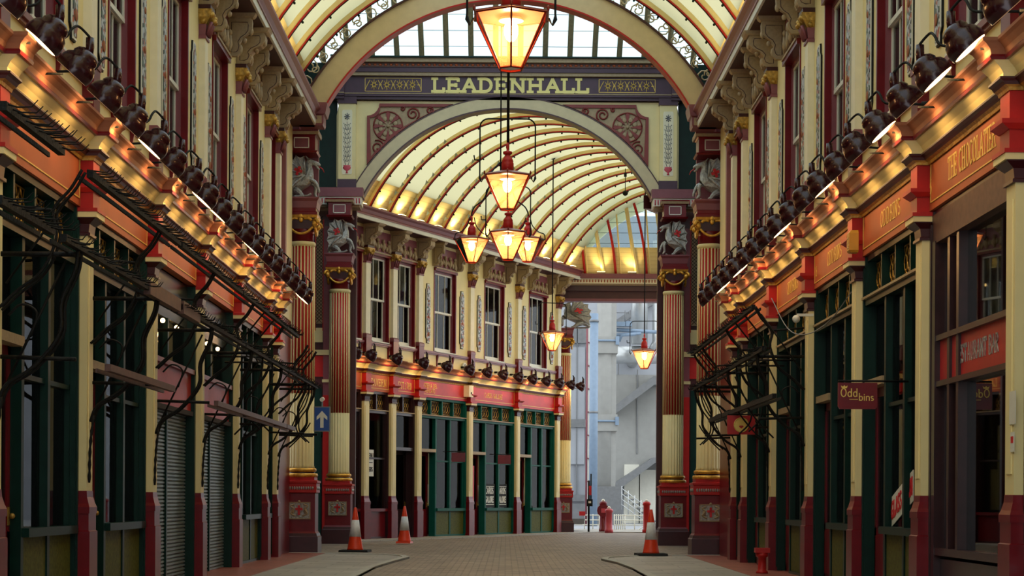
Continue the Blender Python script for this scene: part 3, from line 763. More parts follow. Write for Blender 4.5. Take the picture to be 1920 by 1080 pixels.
rr = [(RV * math.cos(a), ZC + RV * math.sin(a)) for a in [math.acos(1.9 / RV) + (PI - 2 * math.acos(1.9 / RV)) * i / 8 for i in range(9)]]
g.strip2(rr, [(p[0], p[1] + .03) for p in rr], -8.0, 41.2, 'x')
cg = sroot('ceiling_skylight', (0, 0, 0), math.radians(90)); struct(g.build('roof_glass', M['skyglass'], cg))
k = 0; D = 26.2
while D < 41:
    rib((0, D, 0), math.radians(90), ZC, RV, 9.6, 'cream roof rib with red edge over the street, %s from the near end' % ORD[k], 'ribs of the street roof'); k += 1; D += 1.48
D0N = 26.2

# ---- crossing arch (first arch) with scrollwork
def ringpts(R, zc, a0, a1, n=48): return [(R * math.cos(a0 + (a1 - a0) * i / n), zc + R * math.sin(a0 + (a1 - a0) * i / n)) for i in range(n + 1)]
t = thing('street_arch', 'wide cream arch over the street in front of the lettered gable', 'arch', (0, 41.2, 0), math.radians(180))
a0 = math.asin((9.7 - ZC) / 4.6)
MB().strip2(ringpts(4.60, ZC, a0, PI - a0), ringpts(5.06, ZC, a0, PI - a0), -.18, .12, 'y').build('arch_ring', M['archcream'], t)
MB().strip2(ringpts(4.565, ZC, a0, PI - a0), ringpts(4.60, ZC, a0, PI - a0), -.2, .16, 'y').build('red_edge', M['red'], t)
MB().strip2(ringpts(5.06, ZC, a0, PI - a0), ringpts(5.1, ZC, a0, PI - a0), -.2, .18, 'y').build('outer_edge', M['maroon_dark'], t)
b = MB()
for i in range(34):
    a = math.radians(28 + i * 3.8)
    for s in (0, 1):
        c = Vector(((5.3 + (.05 if s else -.06)) * math.cos(a), 0, ZC + (5.3 + (.05 if s else -.06)) * math.sin(a)))
        r0 = .16 if (i + s) % 2 else .1
        b.tube([(c.x + r0 * (1 - j / 14) * math.cos(j * .75 + i), 0, c.z + r0 * (1 - j / 14) * math.sin(j * .75 + i)) for j in range(11)], .016, 4)
b.build('scrollwork', M['cream_pale'], t)

# ---- crossing skylight
r = sroot('ceiling_crossing')
def quad_slab(p0, p1, p2, p3, th, mat, nm, parent):
    n = (Vector(p1) - Vector(p0)).cross(Vector(p3) - Vector(p0)).normalized() * th
    vs = [Vector(p) for p in (p0, p1, p2, p3)]; vs += [v + n for v in vs]
    m = MB(); m.add(vs, [(0, 1, 2, 3), (7, 6, 5, 4), (0, 4, 5, 1), (1, 5, 6, 2), (2, 6, 7, 3), (3, 7, 4, 0)])
    o = m.build(nm, M[mat], parent); return o
struct(quad_slab((-5.6, 51.7, 13.32), (5.6, 51.7, 13.32), (2.4, 47.5, 16.2), (-2.4, 47.5, 16.2), .03, 'skyglass', 'roof_glass', r))
struct(quad_slab((-5.6, 41.4, 13.32), (5.6, 41.4, 13.32), (2.4, 45.5, 16.2), (-2.4, 45.5, 16.2), .03, 'skyglass', 'roof_glass', r))
for e in (-1, 1): struct(quad_slab((e * 5.6, 41.4, 13.32), (e * 5.6, 51.7, 13.32), (e * 2.4, 47.5, 16.2), (e * 2.4, 45.5, 16.2), .03, 'skyglass', 'roof_glass', r))
m = MB()
for k in range(-8, 9):
    x = .34 + k * .68 - .0; x = (k - .5) * .68 if False else k * .68 + .34
    if abs(x) > 5.4: continue
    f = max(0.0, 1 - max(0, abs(x) - 2.4) / 3.2)
    m.tube([(x, 51.62, 13.3), (x, 51.62 - 4.2 * f, 13.3 + 2.88 * f)], .075, 4, False)
struct(m.build('glazing_bar', M['bar'], r))
m = MB()
for j in range(1, 9):
    f = j / 9; hw = 5.6 - 3.2 * f; m.box(-hw, hw, 51.66 - 4.2 * f - .006, 51.66 - 4.2 * f + .006, 13.32 + 2.88 * f, 13.32 + 2.88 * f + .012)
struct(m.build('lap_line', M['bluegrey'], r))
for e, nm in ((-1, 'left'), (1, 'right')):
    r = sroot('wall_crossing_' + nm)
    m = MB(); m.box(*sorted((e * 5.55, e * 5.75)), 41.3, 51.8, 5.3, 13.3); struct(m.build('side_wall', M['green'], r))
    m = MB(); m.box(*sorted((e * 4.7, e * 5.55)), 41.95, 42.1, 0, 9.6); m.box(*sorted((e * 5.5, e * 5.6)), 42, 51.5, 0, 5.3)
    struct(m.build('pier_wall', M['maroon_dark'], r))
    m = MB(); m.box(*sorted((e * 4.25, e * 5.2)), 42.0, 42.1, 7.6, 9.6); struct(m.build('dragon_backing', M['mauve'], r))

# ---- lettered gable wall
GY = 51.5
gr = sroot('wall_gable', (0, GY, 0), math.radians(180))      # local +y faces the camera, local x = -world x
GZ = 7.5
def holepoly(R, n=40):
    pts = ringpts(R, GZ, 0, PI, n); return pts
m = MB()
P = ringpts(4.5, GZ, math.asin(2.0 / 4.5), PI - math.asin(2.0 / 4.5), 40)   # from right foot over to left foot
outer = []
for p in P:
    a = math.atan2(p[1] - GZ, p[0]); s_ = min(4.72 / abs(math.cos(a)) if abs(math.cos(a)) > 1e-6 else 1e9, 4.72 / math.sin(a)); outer.append((s_ * math.cos(a), min(12.22, GZ + s_ * math.sin(a))))
m.strip2(P, outer, -.3, 0, 'y'); m.box(-4.72, 4.72, -.3, 0, 12.2, 13.3)
struct(m.build('gable_panel', M['cream'], gr))
m = MB(); A0 = math.asin(2.0 / 4.5)
m.strip2(ringpts(4.50, GZ, A0, PI - A0), ringpts(4.80, GZ, A0, PI - A0), 0, .12, 'y'); struct(m.build('arch_band', M['archcream'], gr))
m = MB(); m.strip2(ringpts(4.46, GZ, A0, PI - A0), ringpts(4.50, GZ, A0, PI - A0), -.3, .15, 'y'); m.strip2(ringpts(4.80, GZ, A0, PI - A0), ringpts(4.83, GZ, A0, PI - A0), 0, .13, 'y')
struct(m.build('arch_edge', M['maroon_dark'], gr))
for z0, z1, y, mat, nm in ((12.22, 12.30, .12, 'plum', 'lower_band'), (12.30, 12.36, .18, 'plum', 'lower_bead'), (12.36, 12.385, .2, 'grey_cream', 'cream_line'), (12.385, 12.86, .1, 'plum', 'name_frieze'),
                           (12.86, 12.95, .22, 'grey_cream', 'upper_moulding'), (12.95, 13.08, .26, 'plum', 'upper_band'), (13.08, 13.19, .3, 'iron_brown', 'rust_band'), (13.19, 13.30, .42, 'grey_cream', 'top_moulding'), (13.30, 13.34, .5, 'green', 'roof_flashing')):
    m = MB(); m.box(-4.5, 4.5, -.2, y, z0, z1); m.box(-4.85, -4.5, -.2, y + .1, z0, z1); m.box(4.5, 4.85, -.2, y + .1, z0, z1); struct(m.build(nm, M[mat], gr))
m = MB()
for k in range(60): m.ball((-4.4 + k * 8.8 / 59, .3, 13.135), (.05, .03, .035), 6, 4)
struct(m.build('bead_row', M['fascia'], gr))
# name and ornament panels are lettering on the frieze
nm_ = thing('name_lettering', 'gilded capital letters across the plum frieze of the gable', 'lettering', (0, GY, 0), math.radians(180))
W_T = text_w('LEADENHALL', 1.0, .1)
text(MB(), 'LEADENHALL', -.10, 12.45, .35, .1, 4.36 / (.35 * W_T), .24, .02, True).build('letters', M['letter_gold'], nm_)
for e, nmx in ((-1, 'right'), (1, 'left')):
    t = thing('ornament_panel', 'gilt pierced ornament panel to the %s of the gable lettering' % nmx, 'ornament panel', (-e * 3.22 + .06, GY, 0), math.radians(180), 'gilt ornament panels')
    b = MB()
    for z in (12.44, 12.80): b.box(-.78, .78, .1, .115, z, z + .015)
    for x in (-.78, .765): b.box(x, x + .015, .1, .115, 12.44, 12.81)
    b.build('border', M['goldpaint'], t); b = MB()
    for k in range(4):
        x = -.53 + k * .353
        for q in range(8):
            a = q * PI / 4; b.tube([(x + .03 * math.cos(a), .11, 12.625 + .03 * math.sin(a)), (x + .1 * math.cos(a), .11, 12.625 + .15 * math.sin(a))], .011, 4)
        b.tube([(x + .055 * math.cos(j * .7), .11, 12.625 + .055 * math.sin(j * .7)) for j in range(10)], .01, 4)
        for s in (-1, 1):
            b.tube([(x + s * .17 - s * .06 * math.cos(j * .5), .11, 12.625 + .13 * math.cos(j * .45)) for j in range(8)], .012, 4)
        b.box(x - .21, x - .14, .1, .115, 12.615, 12.635)
    b.build('scrolls', M['goldpaint'], t)
# pilasters on the gable
for e, nmx in ((-1, 'right'), (1, 'left')):
    t = thing('gable_pilaster', 'cream pilaster with painted urn and foliage on the %s of the gable' % nmx, 'pilaster', (-e * 4.42, GY, 0), math.radians(180), 'painted gable pilasters')
    MB().box(-.24, .24, -.1, .12, 10.02, 12.1).build('shaft', M['cream'], t)
    MB().box(-.26, .26, -.1, .15, 9.62, 10.02).build('base', M['plum'], t)
    MB().box(-.26, .26, -.1, .15, 12.1, 12.3).build('cap', M['plum'], t)
    b = MB(); b.prism([(-.12, 10.15), (.12, 10.15), (.14, 10.2), (.14, 11.88), (.12, 11.93), (-.12, 11.93), (-.14, 11.88), (-.14, 10.2)], .12, .128, 'y'); pn = b.build('painted_panel', M['cream_pale'], t)
    b = MB(); rr_ = random.Random(5)
    b.tube([(0, .13, 10.5), (0, .13, 11.6)], .008, 4)
    for k in range(9):
        z = 10.5 + k * .125
        for s in (-1, 1):
            b.tube([(s * (.015 + .07 * math.sin(j * .6) * (1 if k % 2 else .7)), .13, z + .03 * j * math.cos(j * .5)) for j in range(6)], .0075, 4)
            b.ball((s * .09, .13, z + .05), (.014, .006, .018), 5, 4)
    for q in range(8): b.tube([(0, .13, 11.74), (.08 * math.cos(q * PI / 4), .13, 11.74 + .1 * math.sin(q * PI / 4))], .014, 4)
    b.build('foliage_pattern', M['steel_dark'], pn)
    b = MB(); b.lathe([(.04, 0), (.02, .04), (.03, .07), (.1, .12), (.11, .17), (.085, .2), (.11, .22)], 12, (0, .13, 10.18)); 
    for i in range(len(b.v)): v = b.v[i]; b.v[i] = (v[0], .13 + (v[1] - .13) * .12, v[2])
    b.build('urn', M['pinkred'], pn)
    # spandrel with rosette
    t = thing('spandrel_panel', 'red pierced spandrel with eight-petalled rosette, %s of the arch' % nmx, 'ornament panel', (0, GY, 0), math.radians(180), 'rosette spandrels')
    X = lambda x: e * x
    def hyp(a): return (4.86 * math.cos(a), GZ + 4.86 * math.sin(a))
    a_lo = math.acos(3.88 / 4.86); a_hi = math.asin((12.12 - GZ) / 4.86)
    hy = [hyp(a_lo + (a_hi - a_lo) * i / 14) for i in range(15)]
    notch = [(3.52 - .0 + .33 * math.sin(q), 12.12 - .33 + .33 * 0 + .0 + (.33 - .33 * math.cos(q)) * 0) for q in (0,)]
    q_ = [(3.54 + .34 * math.sin(i * PI / 10), 12.12 - .0 - .34 * (1 - math.cos(i * PI / 10)) * 0 - 0) for i in range(0)]
    cc = (3.88, 12.12); nt_ = [(cc[0] - .34 * math.cos(i * PI / 10), cc[1] - .34 * math.sin(i * PI / 10)) for i in range(6)]
    poly = hy + nt_
    cx_, cz_ = 3.35, 11.45
    MB().prism([(X(x), z) for x, z in poly], .0, .02, 'y').build('back_panel', M['pinkred'] if False else M['grey_cream'], t)
    def inset(p, d):
        dx, dz = cx_ - p[0], cz_ - p[1]; L = math.hypot(dx, dz); return (p[0] + dx / L * d, p[1] + dz / L * d)
    ip = []
    for p in poly: ip.append(inset(p, .09 + .16 * (1 if (p[1] < 10.7 or p[0] < 2) else 0)))
    MB().strip2([(X(a), b_) for a, b_ in ip + ip[:1]], [(X(a), b_) for a, b_ in poly + poly[:1]], .0, .07, 'y').build('frame', M['brickred'], t)
    b = MB(); rx, rz_ = 3.30, 11.50
    b.tube([(X(rx + .4 * math.cos(j * PI / 12)), .04, rz_ + .4 * math.sin(j * PI / 12)) for j in range(25)], .02, 5)
    for q in range(8):
        a = q * PI / 4 + 0; ca, sa = math.cos(a), math.sin(a)
        b.prism([(X(rx + .08 * ca), rz_ + .08 * sa), (X(rx + .36 * ca - .06 * sa), rz_ + .36 * sa + .06 * ca), (X(rx + .39 * ca), rz_ + .39 * sa), (X(rx + .36 * ca + .06 * sa), rz_ + .36 * sa - .06 * ca)], .02, .06, 'y')
    b.build('rosette', M['brickred'], t)
    b = MB()
    for q in range(8):
        a = q * PI / 4 + PI / 8; b.ball((X(rx + .22 * math.cos(a)), .035, rz_ + .22 * math.sin(a)), (.075, .02, .075), 8, 5)
    b.ball((X(rx), .06, rz_), .05); b.build('petals', M['grey_cream'], t)
    b = MB()
    def spiral(cx, cz, r0, turns, s0, hand):
        n = int(turns * 12); b.tube([(X(cx + r0 * (1 - .8 * j / n) * math.cos(s0 + hand * j * PI / 6)), .05, cz + r0 * (1 - .8 * j / n) * math.sin(s0 + hand * j * PI / 6)) for j in range(n)], .022, 4)
    spiral(2.62, 11.84, .19, 1.8, -2.2, -1); spiral(2.15, 11.93, .11, 1.5, -2, -1); spiral(3.58, 10.92, .2, 1.8, 1.2, 1); spiral(3.73, 10.5, .1, 1.4, 1, 1); spiral(2.9, 11.98, .07, 1.3, 1, 1); spiral(3.1, 11.0, .07, 1.3, 1, -1)
    b.tube([(X(2.65), .05, 11.45), (X(2.5), .05, 11.4), (X(2.35), .05, 11.45)], .022, 4); b.tube([(X(3.3), .05, 10.9), (X(3.5), .05, 10.85), (X(3.6), .05, 10.75)], .022, 4)
    b.build('scrolls', M['brickred'], t)
    t2 = None
# gable feet: gutter band, boxes, side bays
for e, nmx in ((-1, 'left'), (1, 'right')):
    r = sroot('trim_%d' % (12 if e < 0 else 13), (0, GY, 0), 0)
    def sb(x0, x1, y0, y1, z0, z1, mat, nm):
        m = MB(); m.box(*sorted((e * x0, e * x1)), y0, y1, z0, z1); return struct(m.build(nm, M[mat], r))
    sb(3.95, 5.3, -.45, .3, 9.50, 9.74, 'mauve', 'gutter_band'); sb(4.0, 5.3, -.40, .3, 9.28, 9.50, 'white', 'ornament_band'); sb(4.05, 5.3, -.3, .3, 9.22, 9.28, 'grey_cream', 'soffit_line')
    m = MB()
    for k in range(16): m.tube([(e * (4.05 + k * .078), -.41, 9.31), (e * (4.05 + k * .078), -.41, 9.45)], .018, 4)
    struct(m.build('egg_and_dart', M['pinkred'], r))
    m = MB(); m.box(*sorted((e * 4.72, e * 5.6)), .2, .4, 9.5, 13.3); struct(m.build('return_wall', M['green'], r))
    # side bay facing the camera
    y = .55
    sb(4.2, 5.7, y, y + .2, 0, 9.3, 'maroon_dark', 'side_bay'); sb(4.82, 5.10, y - .1, y, 4.1, 8.8, 'mauve', 'strip'); sb(4.82, 5.10, y - .12, y, 0, 4.1, 'red', 'lower_strip')
    sb(5.10, 5.13, y - .06, y, 5.9, 9, 'red', 'lattice_edge'); sb(5.32, 5.35, y - .06, y, 5.9, 9, 'red', 'lattice_edge')
    lt = sb(5.13, 5.32, y - .03, y, 6.1, 9, 'grey_cream', 'lattice_panel')
    m = MB()
    for k in range(30):
        z = 6.1 + k * .097
        m.tube([(e * 5.13, y - .035, z), (e * 5.32, y - .035, z + .19)], .006, 4); m.tube([(e * 5.32, y - .035, z), (e * 5.13, y - .035, z + .19)], .006, 4)
    struct(m.build('lattice', M['iron'], r))
    sb(5.12, 5.34, y - .05, y, 5.58, 5.98, 'cream', 'small_panel'); sb(4.8, 5.4, y - .15, y, 5.22, 5.36, 'cream', 'ledge'); sb(5.1, 5.4, y - .06, y, 4.62, 5.2, 'red', 'fascia_panel'); sb(4.8, 5.12, y - .16, y, 4.46, 4.54, 'cream', 'ledge')
    sb(5.14, 5.5, y - .05, y, 0, 4.3, 'green', 'dark_door')

# ---- barrel roof over the far street, turning right
AX = 4.55
bx0 = (WB.ox + WB.nx * AX, WB.oy + WB.ny * AX, 0)      # axis foot at t=0
BZ, BR = 7.45, 5.05
vb = sroot('ceiling_far', bx0, BA)
a0 = math.asin((9.6 - BZ) / BR); n = 40; A = [a0 + (PI - 2 * a0) * i / n for i in range(n + 1)]
for A_, nm, mt in ((A[:5], 'roof_boards', 'boards'), (A[4:37], 'frosted_roof_lights', 'frosted'), (A[36:], 'roof_boards', 'boards')):  # frosted glazing extended well below the ridge to brighten the vault with daylight
    m = MB(); m.strip2([(BR * math.cos(a), BZ + BR * math.sin(a)) for a in A_], [((BR + .1) * math.cos(a), BZ + (BR + .1) * math.sin(a)) for a in A_], 7.0, -20.0, 'x')
    o = struct(m.build(nm, M[mt], vb)); clip_y(o, vb, 51.75); clip_y(o, vb, 69.75, -1)
k = 0; T = -2.76
while T < 15.0:
    p = (bx0[0] + WB.dx * T, bx0[1] + WB.dy * T, 0)
    rib(p, BA, BZ, BR, 9.65, 'cream roof rib with red edge in the far roof, %s from the gable' % ORD[k], 'ribs of the far roof', clip=51.8 if T < 3.5 else None, glints=(T > .5 and T < 9.5)); k += 1; T += 1.22
# end beam and glazed end
ey = 69.6
r = sroot('trim_14', (0, ey, 0), 0)
for x0, x1, y0, z0, z1, mat, nm in ((1.7, 9, -.1, 8.62, 8.72, 'mauve', 'lower_edge'), (1.7, 9, .0, 8.72, 9.0, 'soffit', 'beam'), (1.7, 9, -.12, 9.0, 9.2, 'maroon_dark', 'dark_band'), (1.7, 9, -.2, 9.2, 9.26, 'grey_cream', 'line'), (1.9, 9, -.3, 9.26, 9.44, 'cream_pale', 'white_band'), (1.9, 9, -.4, 9.44, 9.62, 'mauve', 'gutter_band')):
    struct(MB().box(x0, x1, y0, .5, z0, z1).build(nm, M[mat], r))
m = MB()
for k in range(46): m.tube([(2.2 + k * .11, -.31, 9.30), (2.2 + k * .11, -.31, 9.40)], .02, 4)
struct(m.build('egg_and_dart', M['fascia'], r))
r = sroot('ceiling_far_end', (0, ey, 0), 0)
struct(quad_slab((1.6, .2, 9.62), (9, .2, 9.62), (9, -.2, 10.62), (1.6, -.2, 10.62), .05, 'boards', 'end_boards', r))
struct(quad_slab((1.0, -.2, 10.62), (9, -.2, 10.62), (9, -2.2, 14.4), (1.0, -2.2, 14.4), .03, 'skyglass', 'end_glass', r))
m = MB(); m2 = MB()
for k, x in enumerate((2.9, 4.05, 5.2, 6.4)):
    pts = smoothpath([(x + .02, .05, 9.62), (x - .12, -.32, 10.6), (x - .38, -.9, 11.6), (x - .8, -1.6, 12.7)], 5)
    m2.tube(pts, .055, 6)
for x in (2.2, 3.45, 4.7, 5.8): 
    m.tube([(x + .15, .02, 9.62), (x - .05, -.34, 10.6), (x - .4, -1.2, 12.3)], .07, 4, False); m.tube([(x - .45, .02, 9.62), (x - .55, -.34, 10.6), (x - .75, -1.2, 12.3)], .03, 4, False)
struct(m.build('end_glazing_bar', M['cream_roof'], r)); struct(m2.build('end_rib', M['red'], r))
m = MB()
for j in range(9): m.box(1.4, 8.5, -.26 - j * .19, -.24 - j * .19, 10.75 + j * .36, 10.765 + j * .36)
struct(m.build('lap_line', M['bluegrey'], r))

# the street carries on behind the camera
for W_, nm in ((WL, 'left'), (WR, 'right')):
    r = W_.root('wall_near_' + nm); sg = W_.sgn
    for z0_, z1_, mt in ((0, 1.3, 'maroon'), (1.3, 4.45, 'green'), (4.45, 5.1, 'fascia'), (5.1, 9.5, 'cream')):
        m = MB(); m.box(*sorted((sg * -8.0, sg * 12.5)), -.4, -.1, z0_, z1_); struct(m.build('facade_band', M[mt], r))
# ================================================================ shop pilasters, bays, upper floor
sp = make_pilaster(.30); up = make_upper_pilaster(); co = make_console(.30, 1.0, 8.75)
for o in (sp, up, co): o.location = (0, 0, -50)
def place_walls():
    for W_, P_ in ((WL, PIERS), (WR, PIERS), (WB, PB)):
        for i, p in enumerate(P_):
            w_ = '%s from the near end, %s' % (ORD[i], W_.where)
            dead = (W_ is not WB and i == 0)
            if not dead:
                copy_tree(sp, loc=W_.loc(p), rz=W_.rz, label='cream shop pilaster on maroon base, ' + w_, group='shop pilasters')
            copy_tree(up, loc=W_.loc(p), rz=W_.rz, label='cream upper pilaster with gilded capital, ' + w_, group='upper floor pilasters')
            copy_tree(co, loc=W_.loc(p), rz=W_.rz, label='broad scroll bracket under the eaves, ' + w_, group='broad eaves brackets')
        for i, (p, q) in enumerate(zip(P_[:-1], P_[1:])):
            if q - p < 1.55: continue
            upper_bay(W_, p, q, q - p < 2.5, '%s window from the near end, %s' % (ORD[i], W_.where))
place_walls()
KL = [('green', None), ('green', None), ('green', None), ('shutter', None), ('shutter', None), ('green', None), ('green', None)]
DL = ['green shopfront partly out of frame at the left edge', 'green shopfront with maroon door behind the first meat rack', 'green shopfront next to the roller-shuttered units', 'grey roller-shuttered shop unit, nearer of the two', 'grey roller-shuttered shop unit, further of the two', 'green shopfront beyond the roller shutters', 'narrow green shop bay beside the left columns']
KR = [('dark', None), ('dark', [('THE CHOCOLATIER', -.1, 4.66, .23, .72, True, .1), ('16', -1.3 + 3.0, 4.64, .16, .8, False, .08)]), ('green', [('ODDBINS', 0, 4.67, .19, 1.15, True, .1)]), ('green', [('ODDBINS', 0, 4.67, .19, 1.15, True, .1), ('15', 1.55, 4.64, .14, .8, False, .08)]), ('green', [('ODDBINS', 0, 4.67, .19, 1.15, True, .1)]), ('green', None), ('green', None)]
DR = ['dark framed shop window partly out of frame at the right edge', 'dark framed restaurant window under the chocolate shop fascia', 'green wine shop window beside the dark framed restaurant', 'green wine shop window behind the hanging maroon sign', 'green wine shop window, third of that shop from the camera', 'green shopfront behind the right meat rack', 'narrow green shop bay beside the right columns']
GL['5'] = (.6, [[(.5, 1), (.12, 1), (.1, .56)], [(.1, .56), *arc(.28, .3, .22, .3, 80, -140, 8)]], [])
for W_, K_, D_ in ((WL, KL, DL), (WR, KR, DR)):
    for i, (p, q) in enumerate(zip(PIERS[:-1], PIERS[1:])):
        shopfront(W_, p + .15, q - .15, K_[i][0], i, D_[i], K_[i][1])
LB = [[('LAMB', 0, 4.62, .22, .75, True, .1)], [('TAVERN', 0, 4.63, .2, 1.0, True, .1)], [('EST.1780', 0, 4.63, .2, .85, True, .1)], [('OSTERIA DEL', 1.0, 4.76, .13, .95, False, .1), ('MERCATO', 1.0, 4.60, .13, .95, False, .1)], [('CARDS GALORE', 0, 4.67, .15, 1.0, True, .1)], None]
DB = ['tavern front half hidden behind the left gable column', 'dark tavern window under the gilt fascia lettering', 'dark tavern doorway right of its window', 'far green shopfront with red goods, nearest the tavern', 'far green card shop front with black window posters', 'far green shopfront next to the end column']
for i, (p, q) in enumerate(zip(PB[:-1], PB[1:])):
    shopfront(WB, p + .14, q - .14, 'tavern' if i < 3 else 'green', i, DB[i], LB[i], 'red' if i > 1 else 'fascia')

# ---- spotlights
spA = make_spotlight(1); spA.location = (0, 0, -60); spB = make_spotlight(-1); spB.location = (0, 0, -60)
def lamps(W_, proto, ts, yaw={}):
    for i, tt in enumerate(ts):
        copy_tree(proto, loc=W_.loc(tt), rz=W_.rz, label='ribbed dark red shop spotlight, %s from the near end of the %s' % (ORD[i], W_.where), group='shop spotlights on the ' + W_.where).rotation_euler[2] += yaw.get(i, 0)
tl = [15.6, 16.88, 18.15, 19.45, 20.75, 22.05, 23.3, 24.6, 25.85, 27.15, 28.4, 29.7, 30.95, 32.2, 33.5, 34.8, 36.1, 37.4, 38.6]
ya = math.radians(7)
lamps(WL, spA, tl, {1: ya, 5: ya, 8: ya, 9: ya * .8, 18: ya, 12: ya * .6}); lamps(WR, spB, tl, {1: -ya * 1.5, 2: -ya * 1.3, 4: -ya * 1.5, 10: -ya, 14: -ya, 16: -ya, 7: -.1})
lamps(WB, spB, [-1.5, -.6, 1.0, 2.75, 4.35, 6.0, 7.35, 8.6, 9.85, 11.05, 12.25, 13.4, 14.5, 15.4])
for o in [spA, spB]:
    for ch in list(o.children): bpy.data.objects.remove(ch)
    bpy.data.objects.remove(o)
def purge(o):
    for ch in list(o.children): purge(ch)
    bpy.data.objects.remove(o)
for o in (sp, up, co, UPPER['win2'], UPPER['win'], UPPER['plq'], UPPER['con'], *UPPER['fr'].values()): purge(o)

# ---- uplighters on the gutters (visible fittings with their lamps)
def uplighter(loc, rz, label, group, watt):
    t = thing('roof_uplighter', label, 'uplighter', loc, rz, group)
    MB().box(-.16, .16, -.09, .05, 0, .07).build('housing', M['grey_cream'], t)
    MB().box(-.15, .15, -.08, .04, .07, .085).build('lens', M['upglow'], t)
    L = bpy.data.lights.new('uplighter_lamp', 'SPOT'); L.energy = watt; L.color = (1.0, .74, .30); L.spot_size = math.radians(95); L.spot_blend = .6; L.shadow_soft_size = .08
    o = bpy.data.objects.new('uplighter_lamp', L); COL.objects.link(o); o.parent = t; o.location = (0, 0, .12)
    o.rotation_euler = (math.radians(180 + 14), 0, 0)
for W_, nm in ((WL, 'left'), (WR, 'right')):
    for i in range(9):
        tt = D0N + .74 + i * 1.48
        uplighter(W_.loc(tt, .30, 9.77), W_.rz, 'gutter uplighter, %s from the near end, %s' % (ORD[i], W_.where), 'uplighters along the street gutters', UP_W)
for i in range(15):
    uplighter(WB.loc(-2.76 + .61 + i * 1.22, .36, 9.77), WB.rz, 'gutter uplighter %s from the near end of the far facade' % ORD[i], 'uplighters along the far gutter', 18)
WB2 = Wall('farr', '', WB.ox + WB.nx * 9.1, WB.oy + WB.ny * 9.1, BA + PI, 1)
for i in range(14):
    uplighter(WB2.loc(1.0 + .61 + i * 1.22, .30, 9.77), WB2.rz, 'gutter uplighter, %s from the gable, right gutter of the far roof' % ORD[i], 'uplighters along the far gutter opposite', 18)
for x in (3.95, 5.1): uplighter((x - .45, 69.35, 9.62), PI, 'uplighter on the end beam, %s one' % ('left' if x < 4 else 'right'), 'uplighters on the end beam', 14)
# unseen right-hand gutter and wall of the far street, opened above to admit daylight
r = sroot('wall_far_right', (WB2.ox, WB2.oy, 0), WB2.rz)
for z0_, z1_, mt in ((0, 4.4, 'green'), (4.4, 5.1, 'red'), (5.1, 5.6, 'cream')):
    m = MB(); m.box(-.6, 19.5, -.4, -.2, z0_, z1_); o = struct(m.build('facade_backing', M[mt], r)); clip_y(o, r, 52.2)
for k in range(10):
    m = MB(); m.box(1 + k * 1.9, 1.25 + k * 1.9, -.2, -.05, 1.3, 4.4); m.box(1.2 + k * 1.9, 1.5 + k * 1.9, -.4, -.17, 5.6, 9.4); o = struct(m.build('strip', M['cream' if k % 2 else 'maroon'], r)); clip_y(o, r, 52.2)
m = MB(); m.box(-.6, 19.5, -.2, .5, 9.38, 9.76); o = struct(m.build('gutter_back', M['mauve'], r)); clip_y(o, r, 52.2)

